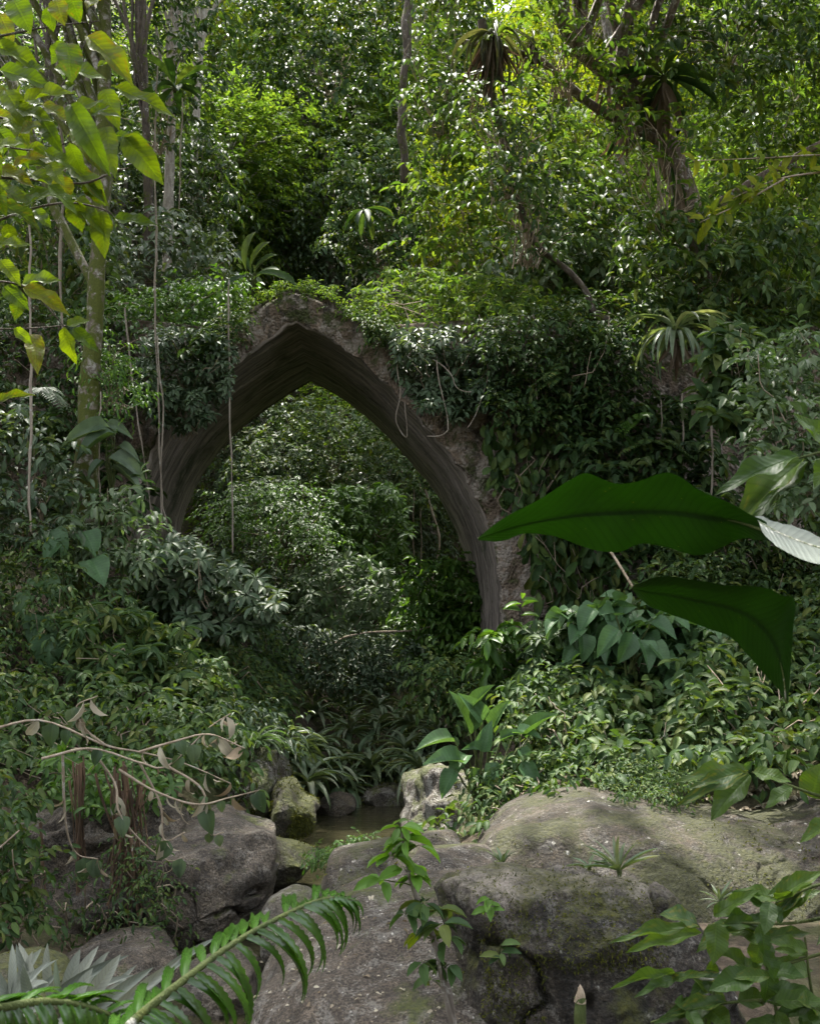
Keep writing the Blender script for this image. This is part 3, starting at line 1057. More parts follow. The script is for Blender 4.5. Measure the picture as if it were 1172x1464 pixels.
M['lf_silver'] = leaf_mat('leaves_silver', [(.07, .082, .066), (.15, .165, .14), (.10, .112, .09), (.17, .18, .15), (.05, .07, .04)], trans=.08, rough=.55, rib=1.2, spec=.2, veins=.25)
M['lf_dry'] = leaf_mat('leaves_dry', [(.24, .21, .15), (.36, .33, .25), (.16, .12, .075), (.30, .28, .21)], trans=.2, tcol=(1.1, 1.0, .8), rough=.7)
M['lf_dry2'] = leaf_mat('leaves_withered', [(.10, .075, .05), (.16, .12, .085), (.07, .05, .035), (.20, .17, .13)], trans=.15, tcol=(1.2, 1.0, .8), rough=.75, spec=.2)
M['lf_near'] = leaf_mat('leaves_near_branch', [(.05, .09, .006), (.07, .12, .008), (.10, .145, .009), (.055, .10, .006), (.13, .15, .01)], trans=.55, tcol=(1.5, 1.45, .25), rough=.45, spec=.3, veins=.4, patch=(.12, .09, .01))
M['lf_shrub'] = leaf_mat('leaves_near_shrub', [(.028, .062, .012), (.045, .085, .016), (.06, .105, .018), (.035, .07, .02)], trans=.42, tcol=(1.6, 1.6, .4), rough=.32, veins=.35, patch=(.12, .12, .02))
M['lf_frond'] = leaf_mat('leaves_frond', [(.026, .07, .009), (.034, .088, .012), (.044, .105, .015)], trans=.3, rough=.18, spec=.7)
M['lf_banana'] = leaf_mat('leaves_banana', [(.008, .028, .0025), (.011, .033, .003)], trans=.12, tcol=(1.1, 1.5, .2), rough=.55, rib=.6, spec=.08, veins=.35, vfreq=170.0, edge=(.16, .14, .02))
M['lf_painted_sheen'] = leaf_mat('leaves_painted_sheen', [(.085, .10, .088), (.10, .115, .10)], trans=.12, rough=.4, rib=.8, veins=.6)  # grey stands for sky reflected on the leaf's upper side, painted as colour
M['bark'] = bark_mat('bark_grey', (.06, .048, .038), (.19, .165, .14), moss=.25, lichen=.5)
M['bark_moss'] = bark_mat('bark_mossy', (.05, .04, .03), (.19, .16, .13), moss=.75, lichen=.7)
M['bark_pale'] = bark_mat('bark_pale', (.13, .115, .095), (.30, .275, .24), moss=.0, lichen=.3)
M['bark_brown'] = bark_mat('bark_brown', (.04, .03, .022), (.15, .115, .085), moss=.35, lichen=.35)
M['bark_dark'] = bark_mat('bark_dark', (.03, .024, .018), (.10, .08, .062), moss=.3, lichen=.05)
M['vine'] = bark_mat('vine_bark', (.13, .105, .08), (.30, .26, .21), moss=.0, lichen=.1, zs=.1)
M['twig'] = bark_mat('twig_bark', (.17, .13, .09), (.33, .27, .2), moss=.0, lichen=.1, zs=.3)
M['root'] = bark_mat('root_bark', (.03, .021, .014), (.16, .10, .06), moss=.05, lichen=.0, zs=.06)
M['green_stem'] = bark_mat('green_stem', (.03, .045, .012), (.07, .085, .025), moss=.1, lichen=.0)

# ------------------------------------------------------------------ trees
def limb_path(a, b, n=9, sag=.12, wob=.06):
    a, b = np.asarray(a, float), np.asarray(b, float)
    t = np.linspace(0, 1, n)[:, None]
    L = np.linalg.norm(b - a)
    p = a + (b - a) * t + UP * sag * L * np.sin(np.pi * t) * (1 - t)
    return p + wob * L * np.sin(np.pi * t) * np.stack([fbm(np.hstack([t * 2.2, t * 0 + k * 9.1 + a[0], t * 0 + a[1]]), 3, int(abs(a[0] * 90)) % 97) for k in range(3)], -1)


def tree(name, label, base, crown_c, crown_r, leafmat, barkmat, trad=.16, nblob=16, ntwig=600, k=8, L=.22, wr=.42, tw=.55, cat='tree', group=None, trunk_pts=None, far=True, droop=.35, fill=.75, br=(.32, .55)):
    base, crown_c, crown_r = np.array(base, float), np.array(crown_c, float), np.array(crown_r, float)
    t = thing(name, label, cat, base, group)
    st, dr, bc = blob_twigs(crown_c, crown_r, nblob, ntwig, fill, br)
    top = crown_c + np.array([0, 0, crown_r[2] * .3])
    tp = smooth(trunk_pts, 26) if trunk_pts is not None else limb_path(base - UP * .3, top, 18, .0, .05)
    mb = MB().tube(tp, np.interp(np.linspace(0, 1, len(tp)), [0, .06, .5, 1], [trad * 1.35, trad, trad * .8, trad * .35]), 10, .22, 3)
    mb.build('trunk', barkmat, t)
    mb = MB()
    for c in bc:
        i = int(len(tp) * U(.5, .93))
        p = limb_path(tp[i], c, 9, .1, .1)
        mb.tube(p, np.linspace(trad * .38, .012, 9), 5)
    mb.build('branches', barkmat, t)
    lv = spray(st, dr, U(.6, 1.2, len(st)) * tw, k, L, wr, droop, .9, .3)
    mb = MB().leaves(LEAF_FAR if far else LEAF_MID, *lv)
    mb.build('crown', leafmat, t, 'stuff')
    return t


def gz(x, y):
    return float(ground_z(np.array([x]), np.array([y]))[0])


# five kinds of hillside tree, then copies of them up the slope behind the arch
HILL = 'trees on the hillside behind the arch'
protos = []
for i, (mat, bark, kw) in enumerate([
        ('lf_hill', 'bark', dict(L=.20, nblob=24, ntwig=1300, k=8)),
        ('lf_sunny', 'bark', dict(L=.19, nblob=20, ntwig=1200, k=8)),
        ('lf_mid', 'bark_dark', dict(L=.25, wr=.36, nblob=22, ntwig=1000, k=8, droop=.6)),
        ('lf_hill', 'bark_pale', dict(L=.165, nblob=28, ntwig=1600, k=8, wr=.5)),
        ('lf_grey', 'bark', dict(L=.21, nblob=22, ntwig=1150, k=8, droop=.5))]):
    protos.append(tree('hillside_tree', 'x', (0, 0, 0), (0, 0, 4.6), (3.0, 2.8, 3.4), M[mat], M[bark], trad=.17, group=HILL, **kw))

spots = [  # photo column, photo row of the crown's middle, distance, kind, size, label
    (330, 250, 27, 3, 1.0, 'small leaved tree above the banana plant on the peak of the arch'),
    (470, 300, 29, 4, 1.0, 'grey green tree directly above the peak of the arch'),
    (560, 210, 31, 0, 1.1, 'tall green tree up the slope above the right shoulder of the arch'),
    (430, 110, 30, 2, 1.1, 'drooping dark leaved tree at the top of the picture left of its middle'),
    (300, 60, 33, 1, 1.1, 'yellow green tree between the two pale trunks at the top'),
    (550, 40, 34, 1, 1.2, 'yellow green tree at the top behind the hanging epiphyte'),
    (180, 330, 26, 4, .9, 'grey leaved tree behind the mossy trunk on the left'),
    (90, 200, 28, 2, 1.1, 'dark tree behind the yellow green leaves at the upper left'),
    (200, 120, 32, 3, 1.0, 'small leaved tree behind the thin dark trunks at the upper left'),
    (680, 330, 26, 1, .9, 'bright yellow green tree beside the lower end of the hanging liana'),
    (790, 260, 30, 1, 1.1, 'sunlit yellow green tree seen under the diagonal limb'),
    (700, 150, 31, 0, 1.1, 'green tree behind the liana below the hanging epiphyte'),
    (900, 330, 28, 3, 1.0, 'small leaved sunlit tree below the fork of the leaning tree'),
    (860, 60, 33, 1, 1.2, 'yellow green tree at the top behind the fork of the leaning tree'),
    (1060, 120, 30, 0, 1.1, 'green tree at the upper right behind the leaning tree'),
    (1140, 260, 27, 4, 1.0, 'pale grey green tree at the right edge behind the compound leaved twig'),
    (1050, 370, 25, 0, .85, 'green tree behind the rosette epiphyte at the right'),
    (40, 380, 25, 0, .9, 'green tree at the left edge above the overgrown wall'),
    (1180, 20, 34, 3, 1.2, 'tall small leaved tree at the top right corner'),
    (30, 40, 38, 4, 1.1, 'thin grey green tree at the top left corner against the sky'),
    (480, 640, 29, 3, .95, 'small leaved tree framed high in the arch opening'),
    (560, 700, 27, 4, .8, 'grey green bushy tree framed in the right of the arch opening'),
    (380, 620, 28, 4, .8, 'grey green bushy tree framed in the left of the arch opening'),
    (620, 610, 29, 0, .8, 'green tree touching the right curve of the arch opening'),
    (395, 300, 30, 0, 1.0, 'green tree filling the gap just left above the peak of the arch'),
    (260, 260, 29, 0, .9, 'green tree behind the lower part of the whitish trunks'),
    (430, 20, 44, 0, 1.7, 'far green tree closing the sky at the top left of the middle'),
    (620, 20, 45, 4, 1.7, 'far grey green tree closing the sky behind the big epiphyte'),
    (880, 0, 44, 3, 1.7, 'far small leaved tree closing the sky behind the leaning tree'),
    (640, -60, 38, 0, 1.5, 'tallest green tree above the hanging epiphyte reaching out of the picture'),
    (350, -70, 40, 3, 1.5, 'tall small leaved tree reaching out of the picture over the pale trunks'),
    (960, -60, 40, 4, 1.5, 'tall grey green tree reaching out of the picture over the leaning tree'),
]
used = set()
for px, py, Y, kind, sc, lab in spots:
    if 200 < px < 760 and py < 420:
        Y, sc = Y * 1.27, sc * 1.27
    c = at(px, py, Y)
    loc = c - np.array([0, 0, 4.6 * sc])
    rz = U(0, 6.28)
    s3 = (sc, sc, sc * U(.9, 1.15))
    if kind not in used:
        o = protos[kind]
        used.add(kind)
        o.location, o.rotation_euler, o.scale = loc, (0, 0, rz), s3
        o['label'] = lab
    else:
        o = copy_tree(protos[kind], loc, rz, s3, lab)

# brush covering the slope between the trees
px = np.stack([U(-80, 1250, 5200), U(-40, 640, 5200)], -1)
Yb = U(25, 46, 5200)
P = at(px[:, 0], px[:, 1], Yb)
P[:, 2] = ground_z(P[:, 0], P[:, 1]) + U(-.1, 1.6, len(P))
ok = P[:, 2] < 30
lv = spray(P[ok], nrm(rng.normal(size=(ok.sum(), 3)) + UP * .5 - np.array([0, .6, 0])), U(.5, 1.1, ok.sum()), 8, .26, .45, .4)
MB().leaves(LEAF_FAR, *lv).build('undergrowth', M['lf_hill'], None, 'stuff', origin=[0, 30, 5])
WORLD['hill_brush'] = None

# trees with trunks one can follow, then unseen trees added to shade the scene
tree('mossy_tree', 'slender tree with moss and pale lichen on its trunk at the left', at(118, 900, 13.2), at(-60, -330, 14.0), (3.2, 2.6, 2.2), M['lf_mid'], M['bark_moss'],
     trad=.15, nblob=18, ntwig=1300, L=.26, trunk_pts=[at(110, 980, 13.2), at(112, 860, 13.2), at(118, 740, 13.2), at(126, 640, 13.1), at(128, 560, 13.1), at(135, 470, 13), at(140, 380, 13), at(143, 280, 13), at(150, 120, 13), at(140, -60, 13.3), at(20, -330, 13.8)])
tree('leaning_tree', 'big leaning forked tree hung with dead ferns at the upper right', at(1010, 560, 17.6), at(1050, -420, 15.5), (4.2, 3.4, 2.4), M['lf_mid'], M['bark_brown'],
     trad=.23, nblob=22, ntwig=1100, L=.27, trunk_pts=[at(1015, 640, 18), at(1010, 520, 17.8), at(1000, 400, 17.7), at(985, 300, 17.6), at(962, 225, 17.5), at(925, 150, 17.3), at(880, 110, 17), at(820, 60, 16.6), at(790, -40, 16.2), at(820, -200, 16), at(980, -420, 15.6)])
tree('pale_trunk_tree', 'tall thin tree with a whitish trunk beside the sunlit yellow leaves', at(238, 420, 24), at(262, -160, 24), (3.4, 3, 2.6), M['lf_hill'], M['bark_pale'], trad=.13, ntwig=260,
     trunk_pts=[at(236, 460, 24), at(240, 330, 24), at(243, 240, 24), at(248, 120, 24), at(252, 20, 24), at(262, -160, 24)])
tree('pale_trunk_tree', 'thinner pale trunked tree right of the other whitish trunk', at(272, 430, 27), at(310, -200, 27), (3.4, 3, 2.6), M['lf_hill'], M['bark_pale'], trad=.12, ntwig=260,
     trunk_pts=[at(268, 440, 27), at(276, 260, 27), at(284, 120, 27), at(292, 20, 27), at(310, -200, 27)])
tree('dark_trunk_tree', 'thin dark trunked tree with ferny growth at the upper left', at(208, 440, 20), at(205, -260, 20), (3.4, 3, 2.4), M['lf_dark'], M['bark_dark'], trad=.11, ntwig=300,
     trunk_pts=[at(212, 470, 20), at(214, 330, 20), at(210, 200, 20), at(206, 80, 20), at(205, -260, 20)])
tree('dark_trunk_tree', 'dark straight tree furthest to the left behind the near leaves', at(70, 460, 21), at(60, -240, 21), (3.2, 3, 2.4), M['lf_dark'], M['bark_dark'], trad=.12, ntwig=300,
     trunk_pts=[at(80, 470, 21), at(84, 300, 21), at(76, 120, 21), at(60, -240, 21)])
tree('grey_trunk_tree', 'thin grey tree rising behind the fork of the leaning tree', at(880, 430, 22), at(868, -220, 22), (3.2, 3, 2.4), M['lf_hill'], M['bark'], trad=.12, ntwig=260,
     trunk_pts=[at(884, 440, 22), at(886, 260, 22), at(876, 100, 22), at(870, 0, 22), at(868, -220, 22)])
tree('shade_tree', 'tall tree standing unseen at right, its boughs spread overhead for shade', (8.5, 12.5, 4.2), (3.2, 10.0, 13.4), (6.2, 5.0, 2.2), M['lf_mid'], M['bark'], trad=.3, nblob=26, ntwig=2000, L=.28)  # unseen tree, crown set in the sun path to shade the front
for lab_, b_, c_, r_ in [('unseen tree added behind the viewpoint at right to cut sky light', (7.0, -6.0, 1.0), (5.5, -6.5, 8.0), (5.0, 3.0, 6.5)), ('unseen tree added behind the viewpoint at left to cut sky light', (-7.0, -6.0, 1.0), (-5.5, -6.5, 8.0), (5.0, 3.0, 6.5)),
                         ('unseen tree added straight behind the viewpoint to cut sky light', (.5, -9.0, 1.0), (0, -9.0, 9.0), (5.0, 3.0, 7.0))]:
    tree('sky_blocker_tree', lab_, b_, c_, r_, M['lf_mid'], M['bark'], trad=.25, nblob=26, ntwig=1500, L=.34)  # unseen crowns added to hold back sky light from the camera side
tree('shade_tree', 'tall tree standing unseen at left, its boughs spread overhead for shade', (-8.5, 11.0, 4.5), (-3.2, 10.8, 13.6), (5.0, 4.2, 2.2), M['lf_mid'], M['bark'], trad=.3, nblob=26, ntwig=1800, L=.28)  # unseen counterpart, crown shaped to shade the front but not the near branch

# limbs of the leaning tree and the liana that hangs beside it are things or parts
lean = bpy.data.objects['leaning_tree']
mb = MB()
mb.tube(smooth([at(938, 200, 17.3), at(900, 180, 17.1), at(858, 158, 16.9), at(820, 130, 16.8), at(790, 100, 16.7), at(765, 82, 16.6), at(720, 70, 16.4), at(660, 60, 16.2)], 24), np.linspace(.085, .05, 24), 8, .25, 5)
mb.build('limb', M['bark_brown'], lean)
mb = MB()
mb.tube(smooth([at(905, 150, 17), at(890, 80, 17), at(875, 20, 17), at(860, -80, 17)], 14), np.linspace(.10, .06, 14), 8, .25, 6)
mb.build('limb', M['bark_brown'], lean)
mb = MB()
mb.tube(smooth([at(1000, 330, 17.5), at(1030, 290, 17.2), at(1062, 270, 17), at(1110, 240, 16.8), at(1200, 190, 16.5)], 14), np.linspace(.11, .05, 14), 8, .25, 7)
mb.build('limb', M['bark_brown'], lean)

for i in range(46):                                       # dead fern leaves hanging in a beard from the fork
    j = U(0, 1)
    p = at(np.interp(j, [0, 1], [860, 990]) + U(-14, 14), np.interp(j, [0, 1], [100, 300]) + U(-14, 14), 17.0 - U(0, .35))
    L = U(.4, 1.0)
    leaf_object(lean, LEAF_STRAP, 'beard', M['lf_dry2'] if rng.random() < .7 else M['lf_dark'], p, np.array([U(-.3, .3), U(-.4, .1), -1]), np.array([U(-.8, .8), -1, .2]), L, L * U(.05, .12), 'dead_leaf')


def hanger(name, label, pts, rad, mat, cat, group=None, sides=5, n=26, rough=.2, parent=None, rad2=None):
    P = smooth(pts, n)
    q_ = np.stack([np.linspace(0, 7, n), np.full(n, P[0, 0] * 7.3), np.full(n, P[0, 2] * 3.1)], -1)
    P = P + (.012 + rad * .5) * np.stack([fbm(q_, 3, 3), fbm(q_, 3, 7), 0 * q_[:, 0]], -1)
    mb = MB().tube(P, np.linspace(rad, rad if rad2 is None else rad2, n) * (1 + .35 * fbm(q_ * 1.7, 2, 9)), sides, rough, int(abs(P[0, 0] * 37)) % 91)
    o = mb.build(name, mat, None)
    tag(o, label, cat, group)
    return o


hanger('liana', 'thick curving grey liana hanging from the big epiphyte down to the wall top',
       [at(690, 30, 16), at(700, 120, 16), at(716, 190, 16), at(734, 245, 16), at(745, 300, 16), at(762, 345, 16), at(800, 378, 15.9), at(832, 410, 15.8), at(848, 445, 15.7), at(880, 465, 15.6), at(870, 500, 15.6)], .055, M['bark_dark'], 'liana', None, 8, 40, .3)
hanger('liana', 'dark thin liana hanging at the middle of the upper slope', [at(585, 0, 21), at(580, 80, 21), at(574, 180, 21), at(578, 260, 21)], .09, M['bark_dark'], 'liana', None, 7)
VG = 'bare hanging vines'
for lab, pts, r in [
    ('thickest pale bare vine hanging straight in front of the left haunch of the arch', [at(222, 330, 14.6), at(224, 500, 14.6), at(229, 640, 14.6), at(233, 760, 14.6)], .014),
    ('thin bare vine hanging close beside the thick pale one at the left haunch', [at(226, 480, 14.5), at(233, 600, 14.5), at(231, 690, 14.5), at(238, 750, 14.5)], .011),
    ('slanting bare vine left of the straight pair at the left haunch', [at(178, 440, 14.8), at(190, 540, 14.8), at(204, 640, 14.8), at(220, 745, 14.8)], .012),
    ('long pale vine hanging down past the left side of the arch opening', [at(327, 400, 15.2), at(328, 520, 15.2), at(330, 640, 15.2), at(334, 790, 15.2)], .014),
    ('twisted pale vine hanging at the far left beside the mossy trunk', [at(44, 320, 11.8), at(42, 400, 11.8), at(46, 520, 11.8), at(42, 640, 11.8), at(45, 760, 11.8)], .015),
    ('pale thread of vine against the mossy trunk', [at(144, 560, 12.8), at(142, 640, 12.8), at(143, 720, 12.8)], .009),
    ('long doubled vine hanging on the ferny wall at the right', [at(1014, 545, 14.6), at(1017, 640, 14.6), at(1016, 740, 14.6), at(1020, 840, 14.6)], .015),
    ('short pale vine hanging below the rosette epiphyte', [at(974, 560, 15), at(976, 640, 15), at(978, 690, 15)], .012),
    ('vine thread hanging left of the rosette epiphyte', [at(944, 570, 15), at(945, 620, 15), at(943, 650, 15)], .009),
    ('pale vine curling down the right curve of the arch', [at(575, 470, 15.5), at(568, 520, 15.4), at(572, 560, 15.4), at(566, 600, 15.5), at(582, 625, 15.6), at(580, 575, 15.5)], .009),
    ('twisting pale vine arching over the creeper right of the arch', [at(586, 470, 15.3), at(610, 505, 15.2), at(640, 530, 15.2), at(655, 555, 15.2), at(678, 562, 15.3)], .010),
    ('looping pale vine ending in a hook beside the right curve', [at(625, 515, 15.1), at(632, 560, 15.1), at(640, 610, 15.1), at(630, 622, 15.1), at(612, 624, 15.1)], .009),
    ('vine drooping from the herbs over the wall right of the arch', [at(685, 450, 15.4), at(692, 500, 15.3), at(697, 540, 15.3), at(680, 590, 15.3), at(668, 612, 15.3)], .008),
    ('straight vine over the leaf curtain on the right wall', [at(762, 450, 15.3), at(764, 520, 15.2), at(768, 590, 15.2)], .010),
    ('pale vine hanging in the arch opening beside the dark hollow', [at(560, 690, 24), at(552, 740, 24), at(550, 800, 24)], .02),
    ('crooked pale vine at the right inside the arch opening', [at(607, 700, 24), at(620, 740, 24), at(628, 780, 24), at(618, 830, 24), at(640, 860, 24)], .026),
    ('thin straight vine nearest the dark hollow in the arch', [at(592, 700, 24.5), at(590, 760, 24.5), at(592, 800, 24.5)], .015),
    ('pair of vine threads under the right curve inside the arch', [at(600, 690, 24.8), at(602, 750, 24.8), at(601, 820, 24.8)], .015),
    ('bent grey vine crossing the trees at the upper left', [at(85, 60, 14), at(80, 140, 14), at(92, 230, 14), at(86, 380, 14), at(90, 470, 14)], .02),
    ('pale thread vine left of the banana plant', [at(226, 100, 17), at(222, 220, 17), at(225, 380, 17)], .015),
    ('hanging thread vine right of the yellow green leaf branch', [at(262, 140, 18), at(258, 220, 18), at(256, 300, 18)], .012),
]:
    hanger('hanging_vine', lab, pts, r, M['vine'], 'vine', VG, 5, 26, .3)
# ------------------------------------------------------------------ plants massed on the wall and the banks
def stems_for(root, P, base, n=14, r=.012, mat='twig', name='stems'):
    mb = MB()
    for i in rng.integers(0, len(P), n):
        b_ = base + rng.normal(0, .12, 3) * np.array([1, .5, .3])
        mb.tube(limb_path(b_, P[i] - np.array([0, U(-.1, .35), U(-.1, .1)]), 9, .18, .2), np.linspace(r, r * .35, 9) * U(.5, 1.3), 4)
    mb.build(name, M[mat], root)


def mass(name, label, poly, Y, kind, n, L, mat, T=LEAF_MID, key='mid', k=6, wr=.4, singles=30, thick=.5, cat='shrub', group=None, droop=.35, tw=.4, stems=18, base=None, lump=.55):
    """a shrub or creeper that fills a patch of the bank: leafy twigs at uneven distances, with stems behind"""
    poly = np.array(poly, float)
    p = in_poly(poly, n)
    yy = np.interp(p[:, 1], *zip(*Y)) if isinstance(Y, list) else np.full(n, Y)
    lum = fbm(np.stack([p[:, 0] / 45., p[:, 1] / 45., np.full(n, len(WORLD) * 1.7)], -1), 2, 5)
    C = at(p[:, 0], p[:, 1], clear_y(p[:, 0], p[:, 1], yy - lump * lum + U(-.5, .5, n) * thick, U(.03, 1.0, n) ** 1.5))
    c0_ = C.mean(0)
    if base is None:
        bp = poly.mean(0)
        yb = float(np.interp(poly[:, 1].max(), *zip(*Y))) if isinstance(Y, list) else Y
        base = at(bp[0], poly[:, 1].max(), yb + .35)
    root = thing(name, label, cat, base, group)
    if kind == 'whorl':
        A = nrm(UP * .8 + np.array([0, -.7, 0]) + rng.normal(0, .35, (n, 3)))
        lv = whorl(C, A, k, L, wr, droop)
    elif kind == 'spray':
        D = nrm(np.array([0, -.45, .1]) + rng.normal(0, .6, (n, 3)) * np.array([1, .6, .6]))
        lv = spray(C, D, U(.6, 1.2, n) * tw, k, L, wr, droop, .9, .3, 1.0, .35)
    else:                                   # shingle: leaves lying against the wall, tips down
        D = nrm(np.array([0, -.35, -1.0]) + rng.normal(0, .42, (n, 3)) * np.array([1.3, .8, .8]))
        sz = U(.45, 1.3, n) * L
        lv = (C, D, np.array([0, -1.0, .45]) + rng.normal(0, .5, (n, 3)), sz, sz * wr * U(.75, 1.25, n))
    foliage(root, lv, T, key, M[mat], singles)
    if stems:
        stems_for(root, C, base, stems)
    return root


LT, RB = 'plants on the left bank', 'plants on the right bank'
WL, WR = 'creepers on the left of the arch', 'creepers on the right of the arch'
AB = 'plants seen through the arch'
# --- left: wall and bank
mass('creeper', 'pale palmate creeper hanging over the left haunch of the arch', [(195, 500), (230, 470), (300, 470), (338, 500), (330, 560), (300, 600), (250, 625), (215, 590)], 15.4, 'whorl', 322, 0.138, 'lf_grey', k=6, singles=60, cat='creeper', group=WL)
mass('creeper', 'dark leafy creeper covering the wall top left of the arch', [(-60, 440), (120, 450), (330, 470), (325, 520), (230, 560), (150, 620), (20, 640), (-60, 640)], 15.5, 'spray', 510, 0.141, 'lf_dark', singles=20, thick=.8, cat='creeper', group=WL)
mass('creeper', 'dark creeper over the stone behind the mossy trunk', [(60, 600), (170, 590), (215, 640), (195, 760), (120, 800), (40, 760)], 15.0, 'spray', 149, 0.205, 'lf_dark', singles=20, cat='creeper', group=WL)
mass('shrub', 'green shrub with rows of small leaves crowding the mossy trunk', [(130, 470), (180, 500), (210, 560), (190, 590), (140, 570), (120, 520)], 13.2, 'spray', 109, 0.107, 'lf_fresh', T=LEAF_NARROW, key='nar', wr=.3, singles=40, group=LT)
mass('shrub', 'grey green shrub at the left edge beside the twisted vine', [(-40, 590), (60, 590), (110, 640), (110, 740), (60, 780), (-40, 780)], 12.6, 'spray', 174, 0.160, 'lf_grey', singles=40, group=LT)
mass('shrub', 'pale palmate shrub in front of the left foot of the arch', [(215, 775), (270, 765), (340, 810), (400, 845), (395, 895), (330, 910), (250, 900), (215, 850)], 13.4, 'whorl', 205, 0.181, 'lf_grey', k=6, singles=70, group=LT, thick=.8)
mass('shrub', 'lime green shrub with narrow leaves below the left haunch', [(95, 700), (200, 690), (235, 745), (215, 830), (140, 850), (80, 790)], 13.0, 'spray', 111, 0.181, 'lf_pale', T=LEAF_NARROW, key='nar', wr=.32, singles=40, group=LT)
mass('shrub', 'dark green shrub under the broad heart shaped leaves at the left', [(-40, 760), (90, 760), (150, 850), (150, 980), (60, 1010), (-40, 1000)], 12.2, 'spray', 442, 0.097, 'lf_mid', singles=40, group=LT, thick=.9)
mass('shrub', 'shrub with starry whorls of long leaves in the middle of the left bank', [(100, 860), (190, 850), (270, 900), (280, 985), (200, 1010), (110, 980)], 11.6, 'whorl', 108, 0.193, 'lf_mid', k=7, wr=.28, singles=60, group=LT)
mass('shrub', 'shadowy shrub hiding the left foot of the arch', [(180, 780), (260, 800), (300, 900), (290, 1000), (200, 960), (160, 860)], 13.8, 'spray', 141, 0.194, 'lf_mid', singles=20, group=LT, thick=.9)
mass('shrub', 'low green bush in the left corner of the arch opening', [(265, 880), (380, 880), (420, 930), (400, 1010), (320, 1040), (260, 1000)], 15.8, 'spray', 387, 0.111, 'lf_mid', singles=30, group=AB, thick=.9)
mass('shrub', 'tangled shrub above the curled dead leaves on the left bank', [(-40, 970), (120, 960), (260, 990), (350, 1030), (345, 1090), (220, 1130), (60, 1110), (-40, 1060)], [(960, 11.2), (1130, 9.8)], 'spray', 432, 0.126, 'lf_mid', singles=60, group=LT, thick=1.0)
mass('shrub', 'rounded shrub hanging into the dark hollow at the left', [(60, 1070), (190, 1080), (260, 1115), (215, 1165), (140, 1175), (70, 1140)], 9.2, 'whorl', 95, 0.114, 'lf_fresh', k=6, singles=60, group=LT)
mass('shrub', 'small leaved bush at the left edge beside the dark hollow', [(-40, 1090), (30, 1100), (55, 1150), (50, 1250), (45, 1330), (-40, 1340)], 7.6, 'spray', 176, 0.096, 'lf_mid', singles=60, group=LT, tw=.3)
mass('creeper', 'glossy small leaved creeper trailing down beside the folded boulder', [(175, 1200), (215, 1185), (245, 1240), (275, 1350), (262, 1395), (225, 1360), (195, 1280)], 8.3, 'spray', 125, 0.052, 'lf_mid', singles=60, cat='creeper', group=LT, tw=.25, thick=.3)
mass('shrub', 'bush above the dark boulder on the left bank', [(300, 1000), (380, 1010), (420, 1060), (390, 1090), (330, 1085), (290, 1050)], 12.2, 'spray', 157, 0.125, 'lf_grey', T=LEAF_NARROW, key='nar', wr=.26, singles=40, group=LT)
mass('fern_patch', 'dark ferny growth over the wet rocks in the left hollow', [(40, 1250), (110, 1230), (215, 1260), (220, 1350), (130, 1370), (50, 1340)], 8.0, 'spray', 60, .07, 'lf_dark', T=LEAF_NARROW, key='nar', wr=.26, singles=40, cat='ferns', group=LT, tw=.3, thick=.6, stems=6)
# --- seen through the arch
mass('feathery_tree', 'feathery yellow green tree low in the left of the arch opening', [(300, 710), (350, 690), (420, 690), (470, 720), (488, 770), (460, 800), (400, 800), (340, 790), (290, 760)], 21.5, 'spray', 478, 0.123, 'lf_fresh', T=LEAF_FAR, key='far', k=9, singles=0, thick=1.6, cat='tree', group=AB, droop=.5, tw=.7, base=at(392, 900, 22))
mass('bush', 'dark bush under the feathery tree in the arch opening', [(270, 760), (330, 780), (420, 810), (440, 880), (380, 900), (280, 880)], 21, 'spray', 377, 0.156, 'lf_dark', T=LEAF_FAR, key='far', k=8, singles=0, thick=1.2, cat='bush', group=AB)
mass('bush', 'grey green bush with drooping leaves in the middle of the arch opening', [(430, 800), (520, 790), (570, 830), (590, 900), (520, 950), (440, 930), (415, 870)], 20.5, 'whorl', 348, 0.197, 'lf_pale', k=6, singles=0, thick=1.4, cat='bush', group=AB)
mass('bush', 'bush with whorled leaves just right of the feathery tree', [(470, 700), (560, 690), (590, 760), (560, 820), (490, 810), (460, 760)], 23, 'whorl', 319, 0.213, 'lf_fresh', k=6, singles=0, thick=1.5, cat='bush', group=AB)
mass('bush', 'bright glossy bush against the inside of the right leg of the arch', [(590, 800), (650, 790), (690, 850), (695, 930), (640, 960), (580, 920)], 19, 'spray', 348, 0.180, 'lf_fresh', T=LEAF_MID, k=7, singles=0, thick=1.2, cat='bush', group=AB)
mass('bush', 'low dark bush behind the strappy plants at the stream head', [(380, 890), (480, 905), (600, 915), (640, 960), (540, 990), (420, 980), (370, 940)], 18.5, 'spray', 522, 0.139, 'lf_grey', T=LEAF_MID, k=7, singles=0, thick=1.3, cat='bush', group=AB)
mass('bush', 'dull green bush high in the arch opening behind the small leaved tree', [(330, 640), (430, 570), (540, 580), (640, 680), (600, 760), (420, 740), (320, 720)], 25, 'spray', 812, 0.180, 'lf_mid', T=LEAF_FAR, key='far', k=8, singles=0, thick=2.5, cat='bush', group=AB)
mass('bush', 'shady bush left of the pool seen past the arch foot', [(260, 950), (370, 950), (410, 990), (390, 1040), (330, 1060), (270, 1030)], 15.2, 'spray', 435, 0.123, 'lf_mid', singles=30, thick=1.0, cat='bush', group=AB)
hanger('fallen_branch', 'bare fallen branch arching over the bushes inside the arch', [at(455, 960, 18.8), at(480, 920, 18.6), at(520, 905, 18.5), at(600, 900, 18.5), at(650, 880, 18.6)], .025, M['twig'], 'branch', None, 6, 24, .2, None, .012)
